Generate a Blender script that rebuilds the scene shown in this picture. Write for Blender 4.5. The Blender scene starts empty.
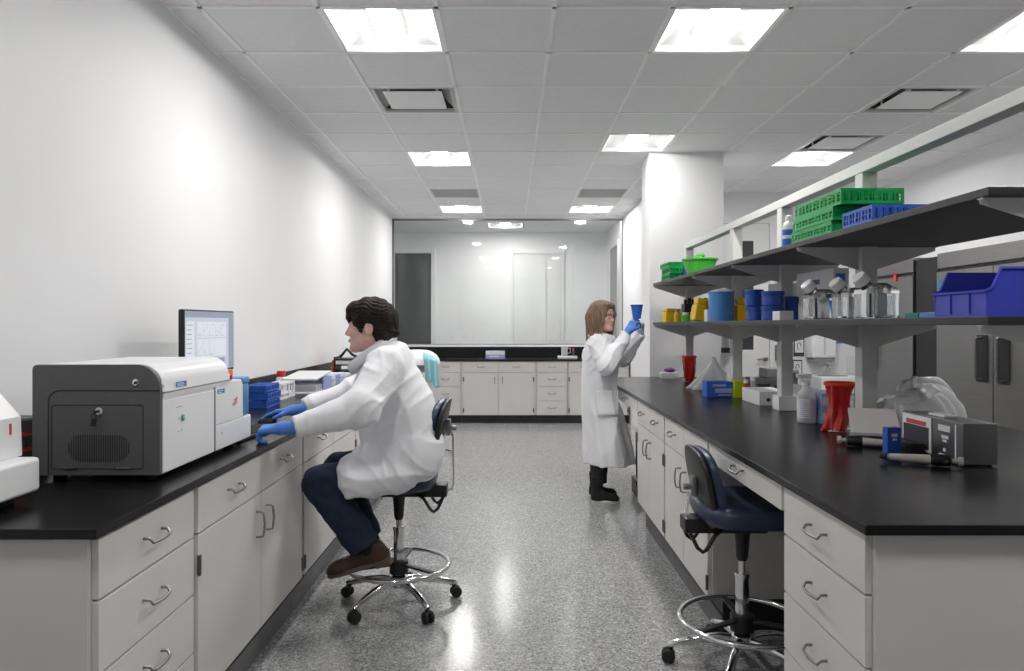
EXPOSURE = 0.0
import bpy, bmesh, math, random
import numpy as np
from mathutils import Vector, Matrix

random.seed(7)
SC = bpy.context.scene
COL = SC.collection
PI = math.pi
CZ = 1.404                      # eye height of the camera


# ------------------------------------------------------------------ materials
def mat(name, col, rough=0.5, metal=0.0, var=0.0, vscale=8.0, bump=0.0, bscale=40.0, trans=0.0, emit=0.0, alpha=1.0,
        coat=0.0, ior=1.45, aniso=None, spec=0.5, sheen=0.0):
    m = bpy.data.materials.new(name)
    m.use_nodes = True
    nt = m.node_tree
    b = nt.nodes['Principled BSDF']
    c = (col[0], col[1], col[2], 1.0)
    b.inputs['Base Color'].default_value = c
    b.inputs['Roughness'].default_value = rough
    b.inputs['Metallic'].default_value = metal
    b.inputs['IOR'].default_value = ior
    b.inputs['Specular IOR Level'].default_value = spec
    if trans:
        b.inputs['Transmission Weight'].default_value = trans
    if coat:
        b.inputs['Coat Weight'].default_value = coat
        b.inputs['Coat Roughness'].default_value = 0.15
    if sheen:
        b.inputs['Sheen Weight'].default_value = sheen
    b.inputs['Alpha'].default_value = alpha
    if emit:
        b.inputs['Emission Color'].default_value = c
        b.inputs['Emission Strength'].default_value = emit
    tc = None
    if var or bump or aniso:
        tc = nt.nodes.new('ShaderNodeTexCoord')
    if var or aniso:
        src = tc.outputs['Object']
        if aniso:
            mp = nt.nodes.new('ShaderNodeMapping')
            mp.inputs['Scale'].default_value = aniso
            nt.links.new(src, mp.inputs['Vector'])
            src = mp.outputs['Vector']
        n = nt.nodes.new('ShaderNodeTexNoise')
        n.inputs['Scale'].default_value = vscale
        n.inputs['Detail'].default_value = 4
        nt.links.new(src, n.inputs['Vector'])
        r = nt.nodes.new('ShaderNodeValToRGB')
        r.color_ramp.elements[0].position = 0.3
        r.color_ramp.elements[1].position = 0.7
        lo = [max(0, x * (1 - var)) for x in col] + [1]
        hi = [min(1, x * (1 + var)) for x in col] + [1]
        r.color_ramp.elements[0].color = lo
        r.color_ramp.elements[1].color = hi
        nt.links.new(n.outputs['Fac'], r.inputs['Fac'])
        nt.links.new(r.outputs['Color'], b.inputs['Base Color'])
    if bump:
        n2 = nt.nodes.new('ShaderNodeTexNoise')
        n2.inputs['Scale'].default_value = bscale
        n2.inputs['Detail'].default_value = 3
        nt.links.new(tc.outputs['Object'], n2.inputs['Vector'])
        bp = nt.nodes.new('ShaderNodeBump')
        bp.inputs['Strength'].default_value = bump
        bp.inputs['Distance'].default_value = 0.01
        nt.links.new(n2.outputs['Fac'], bp.inputs['Height'])
        nt.links.new(bp.outputs['Normal'], b.inputs['Normal'])
    return m


def floor_mat():
    m = bpy.data.materials.new('speckled_epoxy')
    m.use_nodes = True
    nt = m.node_tree
    b = nt.nodes['Principled BSDF']
    tc = nt.nodes.new('ShaderNodeTexCoord')
    v = nt.nodes.new('ShaderNodeTexVoronoi')
    v.inputs['Scale'].default_value = 135
    nt.links.new(tc.outputs['Object'], v.inputs['Vector'])
    sx = nt.nodes.new('ShaderNodeSeparateColor')
    nt.links.new(v.outputs['Color'], sx.inputs['Color'])
    r = nt.nodes.new('ShaderNodeValToRGB')
    r.color_ramp.interpolation = 'CONSTANT'
    el = r.color_ramp.elements
    el[0].position, el[0].color = 0.0, (0.155, 0.155, 0.158, 1)
    el[1].position, el[1].color = 0.16, (0.265, 0.265, 0.268, 1)
    for p, c in ((0.45, (0.315, 0.315, 0.318, 1)), (0.72, (0.375, 0.375, 0.378, 1)), (0.90, (0.52, 0.52, 0.52, 1))):
        e = el.new(p)
        e.color = c
    nt.links.new(sx.outputs['Red'], r.inputs['Fac'])
    n = nt.nodes.new('ShaderNodeTexNoise')
    n.inputs['Scale'].default_value = 1.3
    nt.links.new(tc.outputs['Object'], n.inputs['Vector'])
    mr = nt.nodes.new('ShaderNodeMapRange')
    mr.inputs['To Min'].default_value = 0.10
    mr.inputs['To Max'].default_value = 0.26
    nt.links.new(n.outputs['Fac'], mr.inputs['Value'])
    nt.links.new(r.outputs['Color'], b.inputs['Base Color'])
    nt.links.new(mr.outputs['Result'], b.inputs['Roughness'])
    bp = nt.nodes.new('ShaderNodeBump')
    bp.inputs['Strength'].default_value = 0.12
    bp.inputs['Distance'].default_value = 0.003
    n3 = nt.nodes.new('ShaderNodeTexNoise')
    n3.inputs['Scale'].default_value = 60
    nt.links.new(tc.outputs['Object'], n3.inputs['Vector'])
    nt.links.new(n3.outputs['Fac'], bp.inputs['Height'])
    nt.links.new(bp.outputs['Normal'], b.inputs['Normal'])
    return m


def pane_mat(name, tint=(0.985, 0.995, 0.99), refl=0.10):
    m = bpy.data.materials.new(name)
    m.use_nodes = True
    nt = m.node_tree
    nt.nodes.remove(nt.nodes['Principled BSDF'])
    out = nt.nodes['Material Output']
    t = nt.nodes.new('ShaderNodeBsdfTransparent')
    t.inputs['Color'].default_value = (*tint, 1)
    g = nt.nodes.new('ShaderNodeBsdfGlossy')
    g.inputs['Roughness'].default_value = 0.03
    lw = nt.nodes.new('ShaderNodeFresnel')
    lw.inputs['IOR'].default_value = 1.45
    mx = nt.nodes.new('ShaderNodeMixShader')
    nt.links.new(lw.outputs['Fac'], mx.inputs['Fac'])
    nt.links.new(t.outputs['BSDF'], mx.inputs[1])
    nt.links.new(g.outputs['BSDF'], mx.inputs[2])
    nt.links.new(mx.outputs['Shader'], out.inputs['Surface'])
    return m


def film_mat(name, col, opac, rough=0.25):
    """thin translucent plastic: part transparent, part diffuse / translucent, with a gloss"""
    m = bpy.data.materials.new(name)
    m.use_nodes = True
    nt = m.node_tree
    b = nt.nodes['Principled BSDF']
    b.inputs['Base Color'].default_value = (*col, 1)
    b.inputs['Roughness'].default_value = rough
    out = nt.nodes['Material Output']
    t = nt.nodes.new('ShaderNodeBsdfTransparent')
    t.inputs['Color'].default_value = (*[0.5 + 0.5 * c for c in col], 1)
    lw = nt.nodes.new('ShaderNodeLayerWeight')
    lw.inputs['Blend'].default_value = 0.35
    mr = nt.nodes.new('ShaderNodeMapRange')
    mr.inputs['To Min'].default_value = opac
    mr.inputs['To Max'].default_value = min(1.0, opac + 0.5)
    nt.links.new(lw.outputs['Facing'], mr.inputs['Value'])
    tl = nt.nodes.new('ShaderNodeBsdfTranslucent')
    tl.inputs['Color'].default_value = (*col, 1)
    m2 = nt.nodes.new('ShaderNodeMixShader')
    m2.inputs['Fac'].default_value = 0.45
    nt.links.new(b.outputs['BSDF'], m2.inputs[1])
    nt.links.new(tl.outputs['BSDF'], m2.inputs[2])
    mx = nt.nodes.new('ShaderNodeMixShader')
    nt.links.new(mr.outputs['Result'], mx.inputs['Fac'])
    nt.links.new(t.outputs['BSDF'], mx.inputs[1])
    nt.links.new(m2.outputs['Shader'], mx.inputs[2])
    nt.links.new(mx.outputs['Shader'], out.inputs['Surface'])
    return m


def glow(name, col):
    """lit display: dark glass that gives off its own light"""
    m = mat(name, (0.01, 0.01, 0.012), 0.25)
    b = m.node_tree.nodes['Principled BSDF']
    b.inputs['Emission Color'].default_value = (*col, 1)
    b.inputs['Emission Strength'].default_value = 1.0
    return m


M = {}
M['wall_grey'] = mat('grey_wall_paint', (0.30, 0.30, 0.31), 0.6, var=0.02)
M['wall'] = mat('white_wall_paint', (0.81, 0.81, 0.82), 0.55, var=0.01, vscale=3, bump=0.04, bscale=160)
M['tile'] = mat('ceiling_tile', (0.85, 0.85, 0.855), 0.9, var=0.02, vscale=30, bump=0.15, bscale=220)
M['grid'] = mat('ceiling_grid_paint', (0.95, 0.95, 0.95), 0.4)
M['tray'] = mat('light_tray_white', (0.88, 0.88, 0.88), 0.45)
M['lens'] = mat('lamp_lens', (1.0, 0.985, 0.96), 0.4, emit=124.0)
M['lens_side'] = mat('lamp_lens_side', (1.0, 0.985, 0.96), 0.4, emit=1.25)
M['lens_dim'] = mat('dimmed_lamp_lens', (1.0, 0.985, 0.96), 0.4, emit=72.0)
M['added_fill_lamp'] = mat('added_fill_lamp', (1.0, 0.99, 0.97), 0.4, emit=16.0)  # glow of the strip lamp added behind the window header
M['floor'] = floor_mat()
M['cab'] = mat('cabinet_warm_grey', (0.67, 0.655, 0.63), 0.38, var=0.015, vscale=6)
M['cab_in'] = mat('cabinet_carcass', (0.54, 0.525, 0.505), 0.45, var=0.02, vscale=6)
M['top'] = mat('black_epoxy_resin', (0.008, 0.008, 0.0095), 0.27, spec=0.36)
M['toe'] = mat('black_vinyl', (0.02, 0.02, 0.022), 0.45, var=0.1)
M['cove'] = mat('grey_vinyl_cove', (0.13, 0.13, 0.135), 0.5, var=0.1)
M['chrome'] = mat('chrome', (0.78, 0.78, 0.79), 0.12, 1.0)
M['pull'] = mat('brushed_nickel', (0.30, 0.295, 0.285), 0.36, 1.0)
M['hinge'] = mat('dark_hinge_metal', (0.20, 0.19, 0.18), 0.4, 0.9)
M['steel'] = mat('stainless_steel', (0.30, 0.297, 0.293), 0.30, 1.0, var=0.06, vscale=3, aniso=(1, 1, 60))
M['steel_d'] = mat('stainless_instrument', (0.24, 0.24, 0.24), 0.36, 1.0, var=0.05, vscale=4)
M['black'] = mat('black_plastic', (0.015, 0.015, 0.016), 0.42, var=0.1)
M['rubber'] = mat('black_rubber', (0.02, 0.02, 0.02), 0.7)
M['alum'] = mat('dark_aluminium', (0.23, 0.235, 0.24), 0.4, 0.7)
M['navy'] = mat('navy_vinyl', (0.024, 0.038, 0.075), 0.36, var=0.12, vscale=14, bump=0.05, bscale=260)
M['white_pl'] = mat('white_plastic', (0.83, 0.835, 0.85), 0.32, var=0.01)
M['white_dull'] = mat('white_card', (0.74, 0.74, 0.75), 0.7, var=0.02)
M['grey_pl'] = mat('charcoal_instrument_plastic', (0.105, 0.105, 0.108), 0.5, var=0.05, vscale=50)
M['grey_d'] = mat('dark_groove', (0.03, 0.03, 0.032), 0.6)
M['grey_m'] = mat('mid_grey_plastic', (0.28, 0.28, 0.285), 0.5, var=0.03)
M['rackpaint'] = mat('light_grey_powder_coat', (0.62, 0.62, 0.61), 0.45, var=0.02)
M['shelf'] = mat('black_laminate', (0.022, 0.022, 0.024), 0.42, var=0.12, vscale=25)
M['door'] = mat('white_door_paint', (0.74, 0.74, 0.745), 0.4, var=0.01)
M['trimw'] = mat('white_trim_paint', (0.80, 0.80, 0.80), 0.4)
M['darkglass'] = mat('dark_glass_panel', (0.055, 0.056, 0.06), 0.12, var=0.2, vscale=2)
M['glass'] = pane_mat('clear_window_glass')
M['green'] = mat('green_rack_plastic', (0.0, 0.36, 0.075), 0.38, var=0.06)
M['lime'] = mat('lime_green_plastic', (0.07, 0.50, 0.05), 0.35, var=0.03)
M['teal'] = mat('teal_plastic', (0.0, 0.22, 0.19), 0.4)
M['blue'] = mat('royal_blue_plastic', (0.03, 0.115, 0.52), 0.36, var=0.06)
M['bin'] = mat('indigo_bin_plastic', (0.048, 0.065, 0.50), 0.36, var=0.05)
M['skyblue'] = mat('sky_blue_plastic', (0.07, 0.24, 0.60), 0.32, var=0.05)
M['jar'] = mat('deep_blue_jar_plastic', (0.018, 0.075, 0.36), 0.24, var=0.10)
M['cyan'] = mat('cyan_reagent_plastic', (0.0, 0.17, 0.40), 0.18, coat=0.4)
M['yellow'] = mat('yellow_plastic', (0.80, 0.52, 0.01), 0.4, var=0.04)
M['chart'] = mat('chartreuse_card', (0.50, 0.62, 0.02), 0.55)
M['red'] = mat('red_bag_plastic', (0.55, 0.012, 0.012), 0.22, var=0.12, vscale=20)
M['redrim'] = mat('orange_red_plastic', (0.68, 0.05, 0.02), 0.35)
M['orange'] = mat('orange_plastic', (0.85, 0.20, 0.06), 0.4)
M['purple'] = mat('purple_plastic', (0.12, 0.05, 0.22), 0.45, var=0.2)
M['lilac'] = mat('lilac_card', (0.36, 0.40, 0.70), 0.5, var=0.05)
M['aqua'] = mat('aqua_cloth', (0.33, 0.62, 0.68), 0.75, var=0.06, bump=0.2, bscale=90)
M['bluecard'] = mat('blue_printed_card', (0.03, 0.13, 0.55), 0.5, var=0.08)
M['bluesign'] = mat('blue_sign', (0.02, 0.22, 0.62), 0.4)
M['pinkcard'] = mat('pinkish_white_card', (0.74, 0.69, 0.70), 0.6)
M['beige'] = mat('ivory_pipette_plastic', (0.62, 0.60, 0.54), 0.35)
M['ink'] = mat('dark_ink', (0.04, 0.04, 0.06), 0.6)
M['inkblue'] = mat('blue_ink', (0.05, 0.20, 0.55), 0.5)
M['inkred'] = mat('red_ink', (0.6, 0.06, 0.05), 0.5)
M['inkgreen'] = mat('green_enamel', (0.02, 0.35, 0.14), 0.4)
M['film'] = film_mat('translucent_bag_film', (0.90, 0.90, 0.91), 0.5)
M['clear'] = mat('clear_bottle_plastic', (0.97, 0.98, 0.98), 0.03, trans=1.0, ior=1.25)
M['frost'] = film_mat('frosted_bottle_plastic', (0.82, 0.83, 0.85), 0.55, 0.3)
M['liquid'] = mat('clear_liquid', (0.80, 0.82, 0.84), 0.02, trans=1.0, ior=1.33)
M['skin'] = mat('skin', (0.72, 0.455, 0.375), 0.48, var=0.05, vscale=30)
M['skin_w'] = mat('skin_warm', (0.68, 0.43, 0.325), 0.48, var=0.05, vscale=30)
M['lips'] = mat('lips', (0.55, 0.26, 0.23), 0.45)
M['hair'] = mat('dark_brown_hair', (0.020, 0.012, 0.009), 0.58, var=0.4, spec=0.25, vscale=24, aniso=(3, 3, 1), bump=0.35, bscale=70)
M['hair_w'] = mat('light_brown_hair', (0.20, 0.13, 0.088), 0.52, spec=0.3, var=0.5, vscale=22, aniso=(4, 4, 0.5), bump=0.3, bscale=70)
M['coat'] = mat('white_lab_coat_cloth', (0.80, 0.80, 0.83), 0.75, var=0.01, bump=0.10, bscale=30, sheen=0.1)
M['nitrile'] = mat('blue_nitrile', (0.075, 0.22, 0.66), 0.42, var=0.06, bump=0.15, bscale=60)
M['paleglove'] = mat('pale_glove', (0.62, 0.65, 0.70), 0.5, var=0.05)
M['jeans'] = mat('dark_denim', (0.011, 0.021, 0.050), 0.85, var=0.25, vscale=22, bump=0.2, bscale=260)
M['blackcloth'] = mat('black_cloth', (0.012, 0.012, 0.014), 0.8, var=0.15)
M['leather'] = mat('brown_leather', (0.055, 0.026, 0.018), 0.36, var=0.2, vscale=20)
M['sole'] = mat('dark_brown_sole', (0.12, 0.09, 0.07), 0.6)
M['whitesole'] = mat('white_rubber_sole', (0.72, 0.72, 0.70), 0.6)
M['eye'] = mat('eye_white', (0.75, 0.73, 0.70), 0.2)
M['iris'] = mat('dark_iris', (0.03, 0.02, 0.015), 0.15)
M['screen'] = glow('screen_glow', (0.50, 0.54, 0.64))
M['screen_w'] = glow('screen_window_glow', (0.66, 0.69, 0.75))
M['screen_g'] = glow('screen_bar_glow', (0.26, 0.29, 0.37))
M['screen_d'] = glow('screen_plot_glow', (0.15, 0.17, 0.28))


# ------------------------------------------------------------------ mesh builder
class MB:
    def __init__(self):
        self.bm = bmesh.new()
        self.slots = [None]

    def _mark(self):
        return len(self.bm.faces)

    def poly(self, pts, faces):
        vs = [self.bm.verts.new(p) for p in pts]
        fs = []
        for f in faces:
            try:
                fs.append(self.bm.faces.new([vs[i] for i in f]))
            except ValueError:
                pass
        return vs, fs

    def obox(self, c, s, R=None, bevel=0.0, seg=2):
        hx, hy, hz = s[0] / 2, s[1] / 2, s[2] / 2
        pts = []
        for z in (-hz, hz):
            for x, y in ((-hx, -hy), (hx, -hy), (hx, hy), (-hx, hy)):
                v = Vector((x, y, z))
                if R is not None:
                    v = R @ v
                pts.append(v + Vector(c))
        vs, fs = self.poly(pts, [(3, 2, 1, 0), (4, 5, 6, 7), (0, 1, 5, 4), (1, 2, 6, 5), (2, 3, 7, 6), (3, 0, 4, 7)])
        if bevel > 0:
            es = list({e for f in fs for e in f.edges})
            bmesh.ops.bevel(self.bm, geom=es, offset=min(bevel, 0.49 * min(s)), segments=seg, affect='EDGES', profile=0.5)
        return self

    def box(self, x0, x1, y0, y1, z0, z1, bevel=0.0, seg=2):
        return self.obox(((x0 + x1) / 2, (y0 + y1) / 2, (z0 + z1) / 2), (abs(x1 - x0), abs(y1 - y0), abs(z1 - z0)), None, bevel, seg)

    def cyl(self, p0, p1, r0, r1=None, seg=18, bevel=0.0):
        p0, p1 = Vector(p0), Vector(p1)
        r1 = r0 if r1 is None else r1
        return self.loft_circ([(p0, r0), (p1, r1)], seg)

    def _frame(self, d):
        d = d.normalized()
        a = Vector((0, 0, 1)) if abs(d.z) < 0.95 else Vector((1, 0, 0))
        u = d.cross(a).normalized()
        v = d.cross(u).normalized()
        return u, v

    def loft_circ(self, secs, seg=18):
        d = (secs[-1][0] - secs[0][0])
        u, v = self._frame(d)
        rings = []
        for p, r in secs:
            rings.append([p + (u * math.cos(2 * PI * k / seg) + v * math.sin(2 * PI * k / seg)) * r for k in range(seg)])
        return self.loft(rings)

    def loft(self, rings, cap0=True, cap1=True, closed=True):
        vr = [[self.bm.verts.new(p) for p in r] for r in rings]
        n = len(rings[0])
        for a, b in zip(vr, vr[1:]):
            for k in range(n if closed else n - 1):
                k2 = (k + 1) % n
                self.bm.faces.new((a[k], a[k2], b[k2], b[k]))
        if cap0:
            self.bm.faces.new(list(reversed(vr[0])))
        if cap1:
            self.bm.faces.new(vr[-1])
        return self

    def tube(self, pts, r, seg=8, closed=False):
        pts = [Vector(p) for p in pts]
        n = len(pts)
        rings = []
        u = None
        for i, p in enumerate(pts):
            if closed:
                t = (pts[(i + 1) % n] - pts[i - 1]).normalized()
            else:
                t = (pts[min(i + 1, n - 1)] - pts[max(i - 1, 0)]).normalized()
            if u is None:
                u, _ = self._frame(t)
            u = (u - t * u.dot(t)).normalized()
            v = t.cross(u)
            rr = r[i] if isinstance(r, (list, tuple)) else r
            rings.append([p + (u * math.cos(2 * PI * k / seg) + v * math.sin(2 * PI * k / seg)) * rr for k in range(seg)])
        if closed:
            vr = [[self.bm.verts.new(p) for p in q] for q in rings]
            for i in range(n):
                a, b = vr[i], vr[(i + 1) % n]
                for k in range(seg):
                    k2 = (k + 1) % seg
                    self.bm.faces.new((a[k], a[k2], b[k2], b[k]))
            return self
        return self.loft(rings)

    def lathe(self, prof, c=(0, 0, 0), seg=24, R=None, sx=1.0, sy=1.0, cap0=True, cap1=True):
        rings = []
        for r, z in prof:
            ring = []
            for k in range(seg):
                v = Vector((r * sx * math.cos(2 * PI * k / seg), r * sy * math.sin(2 * PI * k / seg), z))
                if R is not None:
                    v = R @ v
                ring.append(v + Vector(c))
            rings.append(ring)
        return self.loft(rings, cap0, cap1)

    def prism(self, pts, f, a0, a1, bevel=0.0, seg=2):
        """polygon pts (2-D) extruded; f(p, q, a) -> 3-D"""
        n = len(pts)
        vs = [self.bm.verts.new(f(p, q, a0)) for p, q in pts] + [self.bm.verts.new(f(p, q, a1)) for p, q in pts]
        fs = [self.bm.faces.new(vs[:n]), self.bm.faces.new(list(reversed(vs[n:])))]
        for k in range(n):
            k2 = (k + 1) % n
            fs.append(self.bm.faces.new((vs[k], vs[k + n], vs[k2 + n], vs[k2])))
        if bevel:
            es = list({e for fc in fs[:2] for e in fc.edges})
            bmesh.ops.bevel(self.bm, geom=es, offset=bevel, segments=seg, affect='EDGES', profile=0.5)
        return self

    def sphere(self, c, r, seg=16, R=None):
        if not isinstance(r, (tuple, list)):
            r = (r, r, r)
        rings = []
        nr = max(6, seg // 2)
        top = None
        vr = []
        for i in range(1, nr):
            th = PI * i / nr
            ring = []
            for k in range(seg):
                ph = 2 * PI * k / seg
                v = Vector((r[0] * math.sin(th) * math.cos(ph), r[1] * math.sin(th) * math.sin(ph), -r[2] * math.cos(th)))
                if R is not None:
                    v = R @ v
                ring.append(self.bm.verts.new(v + Vector(c)))
            vr.append(ring)
        e = Vector((0, 0, r[2]))
        if R is not None:
            e = R @ e
        b = self.bm.verts.new(Vector(c) - e)
        t = self.bm.verts.new(Vector(c) + e)
        for k in range(seg):
            k2 = (k + 1) % seg
            self.bm.faces.new((b, vr[0][k2], vr[0][k]))
            self.bm.faces.new((t, vr[-1][k], vr[-1][k2]))
            for i in range(len(vr) - 1):
                self.bm.faces.new((vr[i][k], vr[i][k2], vr[i + 1][k2], vr[i + 1][k]))
        return self

    def quad(self, a, b, c, d):
        self.poly([a, b, c, d], [(0, 1, 2, 3)])
        return self

    def sheet(self, fn, nu, nv):
        vr = [[self.bm.verts.new(fn(i / nu, j / nv)) for j in range(nv + 1)] for i in range(nu + 1)]
        for i in range(nu):
            for j in range(nv):
                self.bm.faces.new((vr[i][j], vr[i + 1][j], vr[i + 1][j + 1], vr[i][j + 1]))
        return self

    def build(self, name, m, parent=None, smooth=35.0, solid=0.0, recalc=True):
        if recalc:
            bmesh.ops.recalc_face_normals(self.bm, faces=self.bm.faces)
        me = bpy.data.meshes.new(name)
        self.bm.to_mesh(me)
        self.bm.free()
        o = finish(name, me, m, parent, smooth, solid)
        if smooth and smooth <= 35 and not solid:
            wn = o.modifiers.new('flat_faces', 'WEIGHTED_NORMAL')
            wn.keep_sharp = True
            wn.weight = 100
        return o


def root_of(o):
    while o.parent is not None:
        o = o.parent
    return o


def finish(name, me, m, parent=None, smooth=35.0, solid=0.0):
    if parent is not None:
        off = root_of(parent).location
        me.transform(Matrix.Translation(-off))
    for mm in (m if isinstance(m, (list, tuple)) else [m]):
        me.materials.append(mm)
    if smooth:
        me.polygons.foreach_set('use_smooth', [True] * len(me.polygons))
        if smooth < 179:
            me.set_sharp_from_angle(angle=math.radians(smooth))
    o = bpy.data.objects.new(name, me)
    COL.objects.link(o)
    if parent is not None:
        o.parent = parent
    if solid:
        md = o.modifiers.new('thickness', 'SOLIDIFY')
        md.thickness = solid
        md.offset = 0
    return o


def tag(o, label, cat, group=None):
    o['label'] = label
    o['category'] = cat
    if group:
        o['group'] = group
    return o


def thing(name, label, cat, loc=(0, 0, 0), group=None):
    o = bpy.data.objects.new(name, None)
    o.empty_display_size = 0.1
    COL.objects.link(o)
    o.location = loc
    return tag(o, label, cat, group)


def own_origin(o):
    """move a one-mesh thing's origin to the foot of its own box"""
    xs = [v.co for v in o.data.vertices]
    c = Vector(((min(v.x for v in xs) + max(v.x for v in xs)) / 2, (min(v.y for v in xs) + max(v.y for v in xs)) / 2, min(v.z for v in xs)))
    o.data.transform(Matrix.Translation(-c))
    o.location = o.location + c
    return o


def single(mb, name, m, label, cat, group=None, smooth=35.0, solid=0.0):
    o = mb.build(name, m, None, smooth, solid)
    own_origin(o)
    return tag(o, label, cat, group)


def struct(mb, name, m, parent=None, smooth=35.0):
    o = mb.build(name, m, parent, smooth)
    if parent is None:
        o['kind'] = 'structure'
    return o


def dup(root, loc, rz=0.0, label=None, group=None):
    def cp(o, par):
        c = o.copy()
        COL.objects.link(c)
        if par is not None:
            c.parent = par
        for ch in list(o.children):
            cp(ch, c)
        return c
    r = cp(root, None)
    r.location = loc
    r.rotation_euler = (0, 0, rz)
    if label:
        r['label'] = label
    if group:
        r['group'] = group
    return r


def RZ(a):
    return Matrix.Rotation(a, 3, 'Z')


# ------------------------------------------------------------------ distance-field bodies (numpy + surface nets)
class Grid:
    def __init__(self, xs, ys, zs):
        self.xs, self.ys, self.zs = [np.asarray(a, np.float32) for a in (xs, ys, zs)]
        self.X = self.xs[:, None, None]
        self.Y = self.ys[None, :, None]
        self.Z = self.zs[None, None, :]


def axis(lo, hi, h, fine=None, hf=None):
    out = [lo]
    while out[-1] < hi:
        x = out[-1]
        st = h
        if fine and fine[0] - h * 0.5 <= x < fine[1]:
            st = hf
        out.append(x + st)
    return out


def rc(P, a, b, ra, rb):
    X, Y, Z = P
    ba = [b[i] - a[i] for i in range(3)]
    L = sum(q * q for q in ba) + 1e-12
    px, py, pz = X - a[0], Y - a[1], Z - a[2]
    t = np.clip((px * ba[0] + py * ba[1] + pz * ba[2]) / L, 0, 1)
    d = np.sqrt((px - t * ba[0]) ** 2 + (py - t * ba[1]) ** 2 + (pz - t * ba[2]) ** 2)
    return d - (ra + (rb - ra) * t)


def ell(P, c, r):
    X, Y, Z = P
    x, y, z = (X - c[0]), (Y - c[1]), (Z - c[2])
    k0 = np.sqrt((x / r[0]) ** 2 + (y / r[1]) ** 2 + (z / r[2]) ** 2) + 1e-9
    k1 = np.sqrt((x / r[0] ** 2) ** 2 + (y / r[1] ** 2) ** 2 + (z / r[2] ** 2) ** 2) + 1e-9
    return k0 * (k0 - 1) / k1


def smin(a, b, k):
    h = np.clip(0.5 + 0.5 * (b - a) / k, 0, 1)
    return b + (a - b) * h - k * h * (1 - h)


def smax(a, b, k):
    return -smin(-a, -b, k)


def U(ds, k):
    d = ds[0]
    for e in ds[1:]:
        d = smin(d, e, k)
    return d


def half(P, p, n):
    """negative on the side that n points away from"""
    n = Vector(n).normalized()
    return (P[0] - p[0]) * n.x + (P[1] - p[1]) * n.y + (P[2] - p[2]) * n.z


def nets(F, g):
    F = np.ascontiguousarray(np.broadcast_to(F, (len(g.xs), len(g.ys), len(g.zs))), np.float32)
    ins = F < 0
    nx, ny, nz = F.shape
    cs = [g.xs, g.ys, g.zs]
    acc = np.zeros((nx - 1, ny - 1, nz - 1, 3), np.float32)
    cnt = np.zeros((nx - 1, ny - 1, nz - 1), np.float32)

    def sl(o):
        return tuple(slice(o[i], F.shape[i] - 1 + o[i]) for i in range(3))
    for ax in range(3):
        oth = [i for i in range(3) if i != ax]
        for u in (0, 1):
            for v in (0, 1):
                o0 = [0, 0, 0]
                o0[oth[0]], o0[oth[1]] = u, v
                o1 = list(o0)
                o1[ax] = 1
                f0, f1 = F[sl(o0)], F[sl(o1)]
                cr = (f0 < 0) != (f1 < 0)
                if not cr.any():
                    continue
                idx = np.nonzero(cr)
                t = f0[idx] / (f0[idx] - f1[idx])
                for i in range(3):
                    c = cs[i]
                    if i == ax:
                        val = c[idx[i]] + t * (c[idx[i] + 1] - c[idx[i]])
                    else:
                        val = c[idx[i] + o0[i]]
                    acc[idx[0], idx[1], idx[2], i] += val
                cnt[idx] += 1
    act = cnt > 0
    ids = -np.ones(act.shape, np.int64)
    n = int(act.sum())
    ids[act] = np.arange(n)
    V = acc[act] / cnt[act][:, None]
    quads = []
    for ax in range(3):
        b, c = [(1, 2), (2, 0), (0, 1)][ax]
        lo = [slice(None)] * 3
        hi = [slice(None)] * 3
        lo[ax] = slice(0, F.shape[ax] - 1)
        hi[ax] = slice(1, F.shape[ax])
        s0, s1 = ins[tuple(lo)], ins[tuple(hi)]
        ch = s0 != s1
        for q in (b, c):
            k = [slice(None)] * 3
            k[q] = slice(0, 1)
            ch[tuple(k)] = False
            k[q] = slice(F.shape[q] - 1, None)
            ch[tuple(k)] = False
        I = np.array(np.nonzero(ch))
        if I.size == 0:
            continue
        st = s0[tuple(I)]

        def cell(db, dc):
            J = I.copy()
            J[b] -= db
            J[c] -= dc
            return ids[J[0], J[1], J[2]]
        q = np.stack([cell(1, 1), cell(0, 1), cell(0, 0), cell(1, 0)], 1)
        q[~st] = q[~st][:, ::-1]
        quads.append(q)
    Q = np.concatenate(quads)
    Q = Q[(Q >= 0).all(1)]
    return V, Q


def nets_mesh(name, F, g, m, parent=None, relax=1):
    V, Q = nets(F, g)
    for _ in range(relax):
        S = np.zeros_like(V)
        C = np.zeros(len(V), np.float32)
        for a in range(4):
            for b in ((a + 1) % 4, (a + 3) % 4):
                np.add.at(S, Q[:, a], V[Q[:, b]])
                np.add.at(C, Q[:, a], 1)
        V = 0.5 * V + 0.5 * S / np.maximum(C, 1)[:, None]
    me = bpy.data.meshes.new(name)
    me.from_pydata(V.tolist(), [], Q.tolist())
    me.update()
    return finish(name, me, m, parent, 180)
# ================================================================== the setting
ZC = 3.046                      # ceiling height
XL, XR = -1.78, 4.37            # side walls
YF, YB = -3.0, 10.70            # wall behind the camera, window wall
YBR = 12.54                     # rear wall of the room beyond the glass
T = 0.61                        # ceiling module
CX = [-1.601 + T * k for k in range(-1, 11)]
CY = [3.661 + T * k for k in range(-12, 16)]

mb = MB()
mb.box(XL - 1.2, XR + 0.2, YF - 0.2, YBR + 0.2, -0.1, 0.0)
struct(mb, 'floor', M['floor'])

# which ceiling cells hold something (lower-left corner indices)


def cell(x, y):
    return (min(range(len(CX)), key=lambda i: abs(CX[i] - x)), min(range(len(CY)), key=lambda j: abs(CY[j] - y)))


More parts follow.
